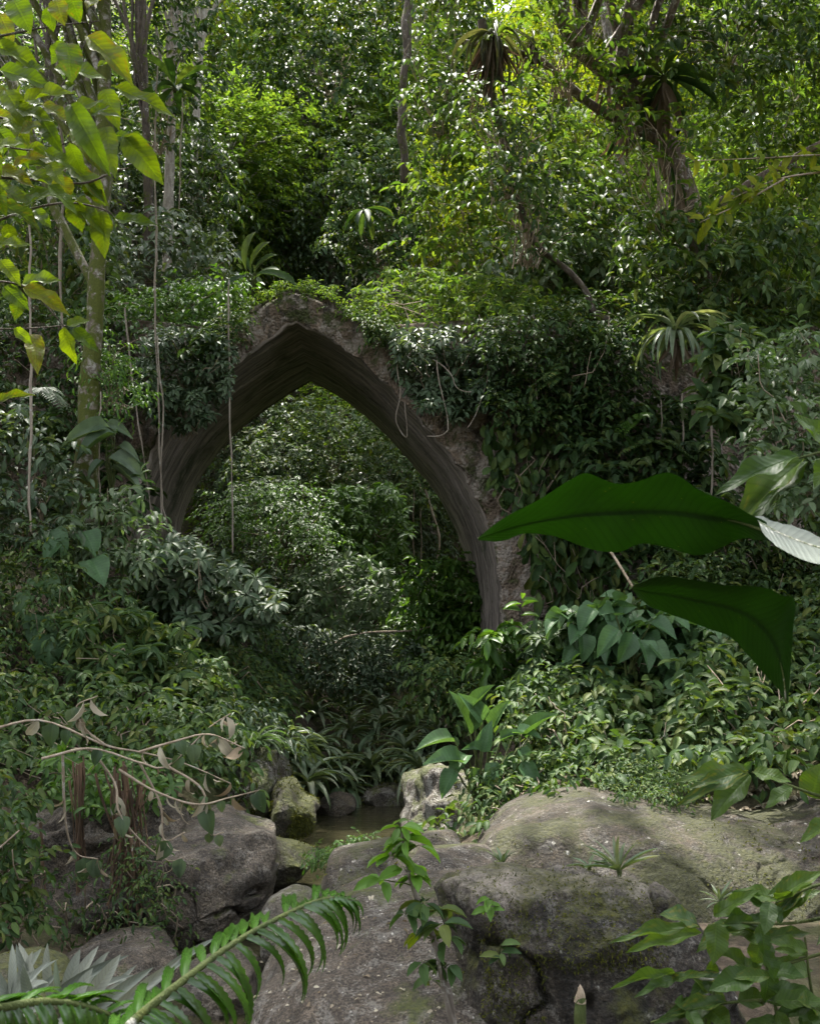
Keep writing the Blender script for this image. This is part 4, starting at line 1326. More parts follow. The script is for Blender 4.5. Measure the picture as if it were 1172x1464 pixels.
# --- right wall
mass('creeper', 'greyish palmate creeper with pale twigs spilling over the right haunch', [(560, 470), (640, 465), (720, 500), (715, 580), (650, 600), (600, 585), (565, 530)], 15.4, 'whorl', 300, .155, 'lf_grey', k=6, singles=60, cat='creeper', group=WR)
mass('creeper', 'dark leafy creeper along the wall top right of the arch', [(690, 450), (900, 460), (920, 560), (830, 620), (720, 600), (690, 520)], 15.4, 'spray', 813, 0.131, 'lf_dark', singles=30, thick=.9, cat='creeper', group=WR)
mass('creeper', 'curtain of overlapping pointed leaves on the wall beside the right leg', [(690, 600), (760, 590), (830, 600), (850, 690), (800, 780), (730, 750), (700, 680)], 15.65, 'shingle', 520, .19, 'lf_mid', T=LEAF_TONGUE, key='ton', wr=.48, singles=180, thick=.35, cat='creeper', group=WR, lump=.2)
mass('creeper', 'long tongue leaved creeper hanging beside the bare stone of the right leg', [(745, 740), (830, 760), (900, 800), (890, 880), (800, 900), (765, 840)], 15.5, 'shingle', 330, .30, 'lf_mid', T=LEAF_TONGUE, key='ton', wr=.32, singles=180, thick=.5, cat='creeper', group=WR, lump=.3)
mass('creeper', 'dark creeper behind the big banana leaf', [(820, 590), (1000, 560), (1040, 700), (1000, 800), (860, 800), (820, 700)], 15.4, 'spray', 466, 0.205, 'lf_dark', singles=20, thick=.8, cat='creeper', group=WR)
mass('shrub', 'light leaved shrub glinting at the right edge above the banana leaf', [(1060, 500), (1180, 470), (1230, 560), (1230, 720), (1130, 730), (1070, 650)], 12.0, 'spray', 275, 0.164, 'lf_pale', singles=90, thick=.9, cat='shrub', group=WR)
mass('shrub', 'green shrub with drooping fingers left of the light leaved one', [(1010, 470), (1090, 480), (1120, 560), (1060, 620), (1000, 590)], 13.4, 'whorl', 88, 0.288, 'lf_mid', k=6, singles=60, group=WR)
mass('creeper', 'shadowy creeper filling the wall behind the lower banana leaf', [(940, 740), (1200, 700), (1230, 900), (1080, 930), (950, 880)], 14.2, 'spray', 931, 0.139, 'lf_mid', singles=30, thick=1.0, cat='creeper', group=WR)
# --- wall top
mass('herb_patch', 'yellow green herbs growing along the wall top right of the peak', [(500, 420), (560, 385), (680, 385), (790, 420), (800, 470), (700, 490), (600, 475), (530, 470)], 16.6, 'whorl', 435, 0.148, 'lf_hill', k=6, singles=60, thick=1.6, cat='herbs', group='herbs on the wall top')
mass('herb_patch', 'green herbs and ferns along the wall top left of the peak', [(100, 440), (200, 420), (300, 400), (360, 410), (345, 460), (240, 475), (100, 475)], 16.6, 'spray', 435, 0.139, 'lf_fresh', singles=60, thick=1.6, cat='herbs', group='herbs on the wall top')
mass('herb_patch', 'dark herbs on the wall top at the far right', [(780, 430), (900, 420), (1050, 440), (1190, 450), (1190, 500), (960, 500), (800, 490)], 16.4, 'spray', 478, 0.164, 'lf_mid', singles=30, thick=1.6, cat='herbs', group='herbs on the wall top')
mass('herb_patch', 'low mossy herbs cushioning the very peak of the arch', [(345, 440), (385, 410), (425, 400), (470, 412), (520, 448), (500, 455), (450, 428), (420, 420), (380, 434), (350, 462)], 16.1, 'spray', 260, .07, 'lf_hill', singles=0, thick=.5, cat='herbs', group='herbs on the wall top', tw=.2, stems=0, lump=.1, k=7)
mass('fern_patch', 'small ferny herbs trailing from the left slope of the peak', [(300, 455), (345, 440), (365, 450), (335, 500), (300, 500)], 15.7, 'spray', 90, .09, 'lf_mid', singles=0, thick=.3, cat='herbs', group='herbs on the wall top', tw=.25, stems=4, lump=.1, k=7)
mass('fern_patch', 'small ferny herbs trailing from the right slope of the peak', [(500, 440), (560, 462), (575, 500), (540, 500), (515, 470)], 15.7, 'spray', 100, .09, 'lf_mid', singles=0, thick=.3, cat='herbs', group='herbs on the wall top', tw=.25, stems=4, lump=.1, k=7)
# --- right bank
mass('shrub', 'bright broad leaved plants at the foot of the right leg of the arch', [(690, 900), (760, 880), (830, 900), (840, 960), (760, 990), (700, 960)], 13.8, 'spray', 114, 0.253, 'lf_fresh', T=LEAF_MID, wr=.36, singles=90, group=RB)
mass('shrub', 'heart leaved shrub under the lower banana leaf', [(800, 860), (900, 850), (1000, 890), (1040, 960), (960, 990), (850, 960)], 12.6, 'spray', 86, 0.315, 'lf_bigblue', T=LEAF_HEART, key='hrt', wr=.7, k=5, singles=140, group=RB)
mass('shrub', 'mid green bushes in the middle of the right bank', [(740, 960), (830, 955), (880, 1010), (850, 1100), (780, 1110), (720, 1040)], [(950, 12.4), (1120, 10.6)], 'spray', 250, .14, 'lf_mid', singles=100, group=RB, thick=.9)
mass('shrub', 'bushes with broader leaves between the mid green ones and the litter slope', [(840, 950), (980, 970), (1010, 1070), (930, 1110), (840, 1110), (820, 1020)], [(950, 12.2), (1120, 10.4)], 'spray', 239, 0.163, 'lf_mid', singles=100, group=RB, thick=.9, wr=.48)
mass('shrub', 'dark leafy shrub standing behind the bushes of the right bank', [(760, 900), (860, 890), (900, 960), (820, 990), (740, 970)], 13.0, 'whorl', 130, 0.200, 'lf_dark', k=6, singles=50, group=RB, thick=.8)
mass('shrub', 'mixed green shrubs on the right bank below the hanging banana leaf tip', [(960, 920), (1100, 890), (1220, 900), (1230, 1040), (1120, 1080), (1000, 1090)], [(890, 12.2), (1090, 9.8)], 'spray', 431, 0.177, 'lf_mid', singles=120, group=RB, thick=.8)
mass('ground_herb', 'low creeping herbs on top of the long boulder', [(840, 1090), (930, 1085), (1010, 1100), (980, 1140), (880, 1140)], [(1085, 9.9), (1140, 9.0)], 'spray', 246, 0.049, 'lf_mid', singles=30, cat='herbs', group=RB, thick=.3, tw=.18, lump=.1, stems=0)
mass('ground_herb', 'leafy herbs below the broad leaved plant at the boulder edge', [(690, 1100), (790, 1070), (850, 1100), (780, 1140), (720, 1170), (690, 1150)], [(1070, 11), (1170, 9.6)], 'spray', 246, 0.090, 'lf_mid', singles=60, cat='herbs', group=RB, thick=.4)
mass('ground_herb', 'dense green herbs between the right leg of the arch and the broad leaved plant', [(600, 940), (700, 930), (760, 980), (720, 1040), (640, 1020), (590, 1000)], 14.2, 'spray', 348, 0.123, 'lf_mid', singles=60, cat='herbs', group=RB, thick=.9)
mass('ground_herb', 'small green herbs at the water edge left of the brown rock', [(440, 1220), (480, 1205), (530, 1190), (545, 1195), (500, 1215), (460, 1240)], 9.2, 'spray', 87, 0.049, 'lf_fresh', singles=30, cat='herbs', group=RB, thick=.3, tw=.15, lump=.1, stems=0)
mass('creeper', 'scrambling green plants over the steep bank at the far right', [(900, 820), (1010, 800), (1180, 830), (1190, 930), (1000, 940), (900, 900)], 13.6, 'spray', 537, 0.133, 'lf_mid', singles=40, cat='creeper', group=RB, thick=1.0)

# undergrowth on both banks: a low carpet that nobody could count
n = 3000
x_, y_ = U(-9, 9, n), U(8.5, 23, n)
d_ = np.minimum(np.abs(x_ - stream_x(y_)) - stream_w(y_), 9)
ok = (d_ > .25) & ~((np.abs(x_ + .3) < 2.2) & (y_ > 12) & (y_ < 17)) & ~((np.abs(x_ - 3.6) < 2.2) & (y_ < 10.6)) & ~((x_ < -1) & (y_ < 9.6))
P = np.stack([x_[ok], y_[ok], ground_z(x_[ok], y_[ok]) + U(-.02, .2, ok.sum())], -1)
lv = spray(P, nrm(rng.normal(size=P.shape) * np.array([1, 1, .4]) + UP * .6), U(.25, .6, len(P)), 7, .13, .45, .5)
MB().leaves(LEAF_MID, *lv).build('ground_cover', M['lf_mid'], None, 'stuff', origin=[0, 14, 1])


# ------------------------------------------------------------------ plants with leaves of their own
# small trees and leafy boughs standing on the wall top and the slope just behind it
US = 'small trees behind the wall top'
for lab, poly, Y, n, L, mt, wr in [
    ('leafy small tree between the peak of the arch and the hanging liana', [(600, 190), (700, 150), (770, 250), (750, 400), (640, 430), (580, 330)], 19.5, 143, .26, 'lf_hill', .42),
    ('glossy small tree in front of the slope right of the hanging liana', [(760, 260), (860, 230), (920, 320), (900, 450), (800, 460), (750, 380)], 18.6, 165, .26, 'lf_mid', .42),
    ('dark glossy small tree hiding the foot of the leaning tree', [(900, 310), (1040, 290), (1190, 330), (1210, 450), (1050, 480), (900, 450)], 16.8, 231, .27, 'lf_mid', .38),
    ('yellow green small tree to the right of the leaning trunk', [(1010, 90), (1200, 60), (1220, 300), (1100, 320), (1010, 260)], 18.8, 231, .25, 'lf_hill', .42),
    ('leafy boughed tree at the top right corner', [(860, -60), (1220, -60), (1220, 90), (1050, 120), (900, 80)], 17.6, 231, .26, 'lf_mid', .4),
    ('small tree behind the big epiphyte left of the liana', [(590, -60), (700, -60), (690, 160), (640, 230), (590, 150)], 19.4, 132, .24, 'lf_mid', .42),
    ('dark small tree at the top middle of the picture', [(330, -60), (600, -60), (590, 100), (480, 150), (350, 120)], 30, 300, .31, 'lf_dark', .42),
    ('pale leaved small tree between the mossy trunk and the banana plant', [(150, 330), (260, 300), (340, 360), (330, 450), (170, 460)], 19.5, 143, .24, 'lf_grey', .42),
    ('dark leaved small tree on the wall top at the left edge', [(-60, 250), (100, 240), (170, 330), (150, 470), (-60, 470)], 17.2, 176, .25, 'lf_mid', .4),
    ('dark small tree around the thin dark trunk at the upper left', [(120, -40), (330, -40), (320, 110), (240, 220), (150, 180)], 21.5, 165, .24, 'lf_dark', .42),
    ('mid green small tree above the right shoulder of the arch', [(470, 200), (600, 180), (620, 330), (560, 400), (470, 360)], 29, 230, .30, 'lf_mid', .42),
    ('small tree with whitish glinting leaves above the right wall', [(690, 350), (800, 330), (900, 360), (880, 430), (720, 430)], 18.4, 93, .26, 'lf_pale', .45),
    ('drooping leaved small tree under the diagonal limb', [(760, 130), (880, 160), (940, 250), (860, 300), (770, 240)], 20.5, 110, .24, 'lf_hill', .42),
    ('small tree with dark drooping sprays left of the banana plant', [(200, 180), (320, 170), (350, 290), (280, 350), (200, 300)], 26, 150, .28, 'lf_dark', .4),
    ('leafy spray tree crossing in front of the leaning trunk', [(880, 120), (1000, 150), (1060, 260), (1010, 330), (900, 260), (850, 180)], 16.2, 34, .22, 'lf_hill', .42),
    ('fine leaved small tree in front of the hanging liana', [(680, 180), (780, 200), (830, 330), (780, 380), (690, 320)], 15.6, 60, .2, 'lf_mid', .42),
    ('leafy boughs below the smaller epiphyte at the top', [(730, 0), (860, -20), (900, 90), (800, 150), (730, 110)], 15.9, 50, .21, 'lf_hill', .42),
    ('small tree leafing out over the upper end of the liana', [(660, 120), (720, 110), (790, 170), (790, 270), (720, 290), (670, 210)], 15.0, 60, .19, 'lf_mid', .42),
    ('pale leaved small tree behind the thin bare vines at the left', [(0, 120), (120, 130), (180, 260), (140, 330), (20, 300)], 20.0, 160, .22, 'lf_grey', .42),
]:
    mass('small_tree', lab, poly, Y, 'spray', int(n * 1.5), L * .85, mt, T=LEAF_MID, k=8, singles=0, thick=2.2, cat='tree', group=US, tw=.6, stems=26, wr=wr, lump=.7, droop=.45)


def rosette(name, label, c, n, L, W, mat, T=LEAF_STRAP, key='strap', el=(.15, 1.2), cat='plant', group=None, face=None, dead=0, tilt=None):
    c = np.array(c, float)
    c[2] = max(c[2], float(ground_z(c[:1], c[1:2])[0]) + .03)
    root = thing(name, label, cat, c, group)
    for i in range(n):
        a = i * 2.39996 + U(-.2, .2)
        e = U(*el)
        d = np.array([math.cos(a) * math.cos(e), math.sin(a) * math.cos(e), math.sin(e)])
        if tilt is not None:
            d = d + np.array(tilt) * .5
        nv = UP * math.cos(e) - np.array([math.cos(a), math.sin(a), 0]) * math.sin(e) + 1e-3
        l = L * U(.7, 1.15)
        leaf_object(root, T, key, M[mat], c + d * .02 * L, d, nv, l, W * U(.8, 1.1))
    for i in range(dead):
        a = U(0, 6.28)
        d = np.array([math.cos(a) * .35, math.sin(a) * .35 - .1, -1.0])
        d = d + rng.normal(0, .16, 3)
        leaf_object(root, LEAF_STIFF, 'dead', M['lf_dry2'], c - UP * .05 + d * .05, d, np.array([0, -1.0, .1]) + rng.normal(0, .3, 3), L * U(.5, 1.3), W * U(.5, 1.0), 'dead_leaf', 'withered brown hanging leaf')
    mb = MB().tube(np.array([c - UP * .12 * L, c, c + UP * .05 * L]), [.05 * L, .07 * L, .02 * L], 7)
    mb.build('stalk', M['green_stem'], root)
    return root


def broad_plant(name, label, base, tips, mat, T, key, W=.5, cat='plant', group=None, nr=.15, stemr=.012):
    """leaves on long stalks from one base: tips = (stalk end px, leaf tip px, distance)"""
    base = np.array(base, float)
    root = thing(name, label, cat, base, group)
    for (x1, y1, x2, y2, Y) in tips:
        a, b = at(x1, y1, Y), at(x2, y2, Y - U(.05, .3))
        L = np.linalg.norm(b - a)
        mb = MB().tube(limb_path(base + rng.normal(0, .03, 3), a, 9, .15, .04), np.linspace(stemr * 1.3, stemr * .7, 9), 6)
        mb.build('leaf_stalk', M['green_stem'], root)
        leaf_object(root, T, key, M[mat], a, b - a, UP * .9 + np.array([0, -.75, 0]) + rng.normal(0, nr, 3), L, L * W * U(.9, 1.1))
    return root


broad_plant('broad_leaved_plant', 'tall clump of broad bluish green leaves on the boulder right of the pool', at(685, 1160, 10.5),
            [(672, 1050, 655, 985, 10.5), (690, 1030, 662, 990, 10.5), (650, 1060, 592, 1058, 10.5), (668, 1080, 640, 1110, 10.5), (700, 1075, 668, 1062, 10.5), (715, 1060, 745, 1040, 10.5), (710, 1090, 700, 1140, 10.5),
             (725, 1080, 742, 1130, 10.5), (740, 1070, 765, 1100, 10.5), (735, 1050, 772, 1045, 10.5), (690, 1100, 665, 1130, 10.5), (720, 1110, 735, 1145, 10.5), (705, 1040, 720, 1000, 10.5), (755, 1055, 782, 1010, 10.5), (705, 1150, 700, 1180, 10.5), (715, 1150, 728, 1172, 10.5), (660, 1090, 612, 1078, 10.4), (680, 1020, 690, 975, 10.6), (745, 1090, 775, 1135, 10.3), (690, 1075, 700, 1030, 10.3), (650, 1100, 628, 1140, 10.3)],
            'lf_bigblue', LEAF_HEART, 'hrtb', .5, 'plant', RB)
broad_plant('aroid', 'heart shaped grey leaves climbing the lower mossy trunk', at(115, 960, 12.6),
            [(70, 760, 98, 790, 12.2), (85, 775, 60, 800, 12.1), (60, 880, 40, 915, 12), (80, 880, 100, 920, 12), (72, 905, 68, 960, 11.9), (95, 900, 118, 930, 12), (45, 850, 20, 880, 12), (120, 760, 140, 790, 12.3), (130, 800, 150, 830, 12.3), (60, 830, 85, 855, 12.1)],
            'lf_bigblue', LEAF_HEART, 'hrtb', .8, 'plant', LT, stemr=.008)
broad_plant('aroid', 'broad drooping grey green leaves beside the mossy trunk halfway up', at(160, 720, 12.9),
            [(160, 615, 78, 625, 12.8), (165, 620, 100, 645, 12.7), (150, 610, 190, 618, 12.9), (155, 655, 215, 680, 12.7), (160, 670, 208, 690, 12.7), (150, 660, 120, 680, 12.7), (168, 640, 200, 650, 12.8)],
            'lf_grey', LEAF_HEART, 'hrtb', .42, 'plant', LT, stemr=.01)
broad_plant('banana_plant', 'small banana plant standing on the peak of the arch', at(362, 420, 16.3),
            [(352, 385, 350, 325, 16.2), (358, 385, 372, 338, 16.3), (364, 390, 384, 355, 16.2), (366, 392, 422, 388, 16.0), (360, 392, 340, 350, 16.4), (356, 395, 318, 400, 16.1), (362, 400, 392, 372, 16.2)],
            'lf_dark', LEAF_TONGUE, 'tonb', .3, 'plant')
broad_plant('broad_leaved_plant', 'large dark leaves among the herbs under the lower banana leaf', at(900, 960, 12.0),
            [(885, 900, 850, 935, 11.7), (905, 905, 885, 950, 11.7), (915, 915, 935, 955, 11.7), (930, 890, 968, 905, 11.8), (880, 880, 862, 868, 11.8), (930, 920, 960, 950, 11.7)],
            'lf_bigblue', LEAF_HEART, 'hrtb', .6, 'plant', RB)

EP = 'rosette epiphytes in the trees'
rosette('epiphyte', 'big rosette epiphyte hung with long withered leaves at the top', at(702, 45, 15.4), 44, .95, .05, 'lf_strapdark', el=(-1.35, .25), cat='epiphyte', group=EP, dead=44)
rosette('epiphyte', 'green rosette epiphyte perched on the wall at the right', at(965, 474, 14.4), 36, .85, .075, 'lf_strap', el=(-.25, 1.1), cat='epiphyte', group=EP, dead=6)
rosette('epiphyte', 'smaller rosette epiphyte beside the big one at the top', at(760, 55, 16.5), 22, .6, .045, 'lf_strapdark', el=(-1.3, .3), cat='epiphyte', group=EP, dead=18)
rosette('epiphyte', 'dark fern like epiphyte hanging on the fork of the leaning tree', at(948, 110, 16.9), 18, .9, .12, 'lf_dark', T=LEAF_TONGUE, key='epi', el=(-.9, .5), cat='epiphyte', group=EP, dead=8)
rosette('epiphyte', 'rosette of broad dark leaves hanging in the middle of the upper slope', at(520, 300, 21), 14, .6, .13, 'lf_dark', T=LEAF_TONGUE, key='epi', el=(-1.0, .6), cat='epiphyte', group=EP)
rosette('epiphyte', 'dark leafy epiphyte on the thin dark trunk at the upper left', at(250, 125, 19), 14, .75, .18, 'lf_dark', T=LEAF_TONGUE, key='epi', el=(-.6, 1.1), cat='epiphyte', group=EP)
RK = 'small rosettes on the boulders'
rosette('rosette_plant', 'grey strap leaved rosette on the crest of the mossy front boulder', at(885, 1246, 6.1), 15, .24, .026, 'lf_strap', T=LEAF_STIFF, key='stiff', el=(.2, 1.3), group=RK, tilt=(-.5, 0, .2))
rosette('rosette_plant', 'little grey rosette clinging low on the long boulder', at(1028, 1290, 7.4), 13, .17, .02, 'lf_strap', T=LEAF_STIFF, key='stiff', el=(.1, 1.2), group=RK, dead=2)
rosette('rosette_plant', 'upright green rosette beside the pale rock', at(718, 1238, 6.2), 10, .12, .022, 'lf_strap', T=LEAF_STIFF, key='stiff', el=(.6, 1.4), group=RK)
rosette('rosette_plant', 'flat spread of grey straps left of the crest rosette', at(842, 1240, 6.2), 9, .17, .024, 'lf_strap', T=LEAF_STIFF, key='stiff', el=(.05, .5), group=RK, tilt=(-.6, -.2, 0))
TUFT = 'strappy tufts at the stream head'
lab = ['beside the grassy pink stone', 'over the low wet stone', 'above the moss boulder', 'against the bank boulder', 'highest up behind the pool', 'left of the pool head', 'in the middle of the bank above the pool',
       'leaning over the water', 'under the arching fallen branch', 'nearest the dark boulder', 'right of the low wet stone', 'in front of the low dark bush', 'behind the yellow mossy boulder', 'pale striped one below the bright bush', 'highest up left of the fallen branch', 'fanning out below the dark bush', 'beside the broad leaved clump', 'farthest right above the bank boulder']
spots_t = [(560, 1100, 14.8), (490, 1115, 14.2), (440, 1110, 13.2), (580, 1060, 15), (540, 1030, 16.2), (420, 1070, 13.6), (510, 1075, 15), (470, 1090, 14.2), (500, 1035, 16), (400, 1050, 12.8), (530, 1090, 14.6), (590, 1025, 16), (450, 1060, 14.4), (610, 1065, 15.2), (450, 1015, 16.4), (540, 1000, 17), (630, 1040, 15), (600, 1085, 14.0)]
for (x, y, Y), l in zip(spots_t, lab):
    rosette('strap_tuft', 'arching grey green strappy tuft ' + l, at(x, y + 14, Y), 30, .62, .085, 'lf_strap', el=(.1, 1.35), group=TUFT)
rosette('strap_tuft', 'pale bluish tuft of narrow straps on top of the dark boulder', at(368, 1062, 11.7), 30, .42, .032, 'lf_pale', el=(.1, 1.3), group=TUFT)

# ferns on the right wall
def fern(name, label, c, fronds, L, mat, cat='fern', group=None, facing=(0, -1, .2)):
    c = np.array(c, float)
    root = thing(name, label, cat, c, group)
    for i in range(fronds):
        a = U(-1.3, 1.3) if facing is not None else U(0, 6.28)
        d0 = nrm(np.array([math.sin(a), -.5 * math.cos(a), U(.0, .8)]))
        t = np.linspace(0, 1, 16)[:, None]
        l = L * U(.7, 1.1)
        pts = c + d0 * l * t - UP * .75 * l * t ** 2
        mb = MB().tube(pts, np.linspace(.008, .002, 16), 4)
        tg = nrm(np.gradient(pts, axis=0))
        sd = nrm(np.cross(tg, UP))
        P, D, N, LL = [], [], [], []
        for s_ in (-1, 1):
            P.append(pts[1:]); D.append(sd[1:] * s_ + tg[1:] * .45 - UP * .2); N.append(np.cross(sd, tg)[1:])
            LL.append(.26 * l * np.sin(np.pi * (t[1:, 0] * .85 + .12)))
        P, D, N, LL = map(np.concatenate, (P, D, N, LL))
        mb.leaves(LEAF_FAR, P, D, N, LL, LL * .26 + .01)
        mb.build('frond', M[mat], root)
    return root


FN = 'ferns on the right wall'
fern('fern', 'fern with a spread frond just above the middle of the big banana leaf', at(925, 640, 14.9), 5, .7, 'lf_mid', group=FN)
fern('fern', 'pale fern above the left part of the big banana leaf', at(860, 640, 15), 5, .6, 'lf_grey', group=FN)
fern('fern', 'fern under the rosette epiphyte on the right wall', at(915, 600, 15), 5, .5, 'lf_fresh', group=FN)
fern('fern', 'fern hanging from the wall top beyond the right haunch', at(800, 540, 15), 6, .6, 'lf_mid', group=FN)
fern('fern', 'fern fringing the wall left of the mossy trunk', at(60, 560, 13.2), 6, .6, 'lf_grey', group=FN)
fern('fern', 'fern on the right bank below the lower banana leaf', at(930, 1000, 11.6), 6, .55, 'lf_fresh', group=FN)
# ------------------------------------------------------------------ roots, twigs and dead leaves at the left
RT = 'roots hanging in the left hollow'
for lab, (x, y0, y1, Y), r, nr in [('frayed orange brown root column hanging in the left hollow', (112, 1100, 1372, 8.6), .035, 16),
                                   ('thick bundle of dark roots against the folded boulder', (180, 1110, 1400, 8.5), .08, 34),
                                   ('thin straight root at the left of the hollow', (60, 1180, 1330, 8.6), .014, 3)]:
    a, b = at(x, y0, Y), at(x + 6, y1, Y)
    root = thing('hanging_root', lab, 'root', b, RT)
    for i in range(nr):
        o1, o2 = rng.normal(0, r * 1.1, 3), rng.normal(0, r * (1.9 if nr > 30 else 1.0), 3)
        q = U(.55, 1.0)
        mb = MB().tube(limb_path(a + o1, a + (b - a) * q + o2, 16, 0, .05), np.linspace(.011, .003, 16) * U(.3, 1.5), 5, .3, i)
        mb.build('root_strand', M['root'], root)
root = thing('dead_twig_plant', 'tangle of bare pale twigs with curled dead leaves over the left bank', 'shrub', at(60, 1060, 8.6))
tw = [[(-20, 1045), (60, 1030), (150, 1065), (200, 1075), (260, 1090), (330, 1120)], [(60, 1085), (130, 1070), (200, 1090), (240, 1095), (300, 1040), (330, 1020)], [(200, 1075), (250, 1060), (300, 1050), (350, 1070)],
      [(130, 1070), (165, 1120), (170, 1160), (200, 1200), (240, 1230), (265, 1225)], [(90, 1080), (95, 1180), (110, 1220), (140, 1228)], [(240, 1095), (290, 1130), (300, 1190), (320, 1190)], [(200, 1090), (230, 1150), (235, 1200), (265, 1190)],
      [(150, 1065), (120, 1040), (110, 1010), (140, 995)], [(170, 1100), (220, 1130), (280, 1150), (330, 1140), (370, 1130)]]
tips = []
for i, c in enumerate(tw):
    P = smooth([at(x, y, 7.9 - .15 * (i % 3) + U(-.1, .1)) for x, y in c], 22)
    MB().tube(P, np.linspace(.011, .004, 22), 5, .2, i).build('twig', M['twig'], root)
    tips += [P[k] for k in rng.integers(4, 22, 9)]
for p in tips:
    L = U(.09, .2)
    if rng.random() < .62:
        leaf_object(root, *((LEAF_NARROW, 'curl') if rng.random() < .6 else (LEAF_STRAP, 'curlb')), M['lf_dry'], p, np.array([U(-.8, .8), U(-.6, .4), -1]), np.array([U(-1, 1), U(-1, .3), U(-.3, .5)]), L, L * U(.22, .5), 'dead_leaf', 'curled tan dead leaf')
    else:
        leaf_object(root, LEAF_HEART, 'hrt2', M['lf_grey'], p, np.array([U(-.5, .5), U(-.4, .2), -1]), np.array([U(-.5, .5), -1, .4]), L, L * .7)

# ------------------------------------------------------------------ leaf litter
P = []
fr, fc = ROCKS['broad flat pale rock slab in front, strewn with fallen leaves']
G = fr.reshape(-1, 3)
ctr = fc
cand = G[(G[:, 2] > np.percentile(G[:, 2], 40))]
cand = cand[rng.integers(0, len(cand), 900)]
nv = nrm((cand - ctr) / np.array([1.0, 1.2, .35]))
k_ = nv[:, 2] > .35
cand, nv = cand[k_] + rng.normal(0, .02, (k_.sum(), 3)) * np.array([1, 1, 0]), nv[k_]
L = U(.008, .03, len(cand)) * np.where(rng.random(len(cand)) < .08, 2.6, 1)
MB().leaves(LEAF_MID, cand + nv * .006, rng.normal(size=cand.shape) * np.array([1, 1, .1]), nv + rng.normal(0, .3, cand.shape), L, L * .5).build('leaf_litter', M['lf_dry'], None, 'stuff', origin=[0, 6, .8])
px = in_poly([(990, 1080), (1060, 1065), (1200, 1030), (1200, 1190), (1100, 1190), (1010, 1160)], 1100)
P = at(px[:, 0], px[:, 1], clear_y(px[:, 0], px[:, 1], np.full(len(px), 30.0), 0))
P[:, 2] = ground_z(P[:, 0], P[:, 1]) + .03
L = U(.03, .09, len(P))
MB().leaves(LEAF_MID, P, rng.normal(size=P.shape) * np.array([1, 1, .2]), UP + rng.normal(0, .4, P.shape), L, L * .5).build('leaf_litter', M['lf_dry'], None, 'stuff', origin=[3, 9, 1])

# ------------------------------------------------------------------ sapling and seedlings on the front rocks
sap = thing('sapling', 'slender sapling with bright tufts of leaves before the mossy boulder', 'sapling', at(648, 1490, 4.5))
tr = smooth([at(650, 1490, 4.5), at(640, 1420, 4.5), at(628, 1370, 4.5), at(612, 1320, 4.5), at(594, 1280, 4.5), at(582, 1240, 4.5), at(574, 1190, 4.5)], 30)
MB().tube(tr, np.linspace(.02, .004, 30), 7, .25, 3).build('trunk', M['bark'], sap)
tr2 = smooth([at(655, 1490, 4.45), at(640, 1440, 4.45), at(628, 1385, 4.45), at(622, 1340, 4.45)], 14)
MB().tube(tr2, np.linspace(.016, .005, 14), 6, .25, 4).build('stem', M['bark'], sap)
for (x, y, nl, mt) in [(572, 1182, 8, 'lf_lime'), (580, 1200, 7, 'lf_lime'), (560, 1222, 6, 'lf_lime'), (598, 1208, 6, 'lf_lime'), (578, 1242, 6, 'lf_lime'), (548, 1258, 6, 'lf_lime'), (592, 1252, 6, 'lf_lime'),
                       (605, 1290, 7, 'lf_mid'), (625, 1300, 7, 'lf_mid'), (580, 1305, 6, 'lf_mid'), (632, 1320, 6, 'lf_mid'), (600, 1335, 5, 'lf_sunny'), (640, 1340, 6, 'lf_mid'), (605, 1375, 5, 'lf_mid'), (642, 1378, 5, 'lf_mid'), (618, 1400, 4, 'lf_mid')]:
    c = at(x, y, 4.5 + U(-.08, .05))
    j = np.argmin(np.abs(tr[:, 2] - c[2] + .03))
    MB().tube(limb_path(tr[j], c, 6, .05, .05), np.linspace(.004, .002, 6), 4).build('twig', M['green_stem'], sap)
    for i in range(nl):
        a = U(0, 6.28)
        d = np.array([math.cos(a), math.sin(a) * .8, U(-.55, .1)])
        L = U(.07, .125)
        leaf_object(sap, LEAF_MID, 'sap', M[mt], c + d * .01, d, UP + rng.normal(0, .3, 3), L, L * .42)
for nm, lab, (x, y, Y), mt in [('seedling', 'seedling with glossy leaves on the mossy face of the front boulder', (700, 1285, 4.9), 'lf_lime'), ('seedling', 'tiny plant lower on the mossy boulder face', (716, 1350, 4.75), 'lf_mid')]:
    c = at(x, y, Y)
    b_ = at(x + 3, y + 45, Y + .22)
    s_ = thing(nm, lab, 'seedling', b_)
    MB().tube(limb_path(b_, c, 8, .1, .05), np.linspace(.005, .003, 8), 5).build('stem', M['green_stem'], s_)
    for i in range(11 if 'glossy' in lab else 6):
        a = U(0, 6.28)
        d = np.array([math.cos(a), math.sin(a), U(-.7, .25)])
        L = U(.06, .1)
        leaf_object(s_, LEAF_MID, 'sap', M[mt], c - UP * U(0, .06), d, UP * .8 - np.array([0, .5, 0]), L, L * .4)
# pale pointed stump by the lower edge
st = at(829, 1470, 4.2)
o = thing('pointed_shoot', 'pale pointed shoot sticking up before the mossy boulder', 'shoot', st)
P = smooth([at(829, 1480, 4.2), at(829, 1450, 4.2), at(829, 1425, 4.2), at(829, 1408, 4.2)], 12)
MB().tube(P[:8], np.interp(np.arange(8), [0, 7], [.024, .021]), 9, .25, 2).build('stalk', M['green_stem'], o)
MB().tube(P[6:], np.array([.0215, .022, .019, .014, .008, .002]), 9, .3, 3).build('tip', M['twig'], o)

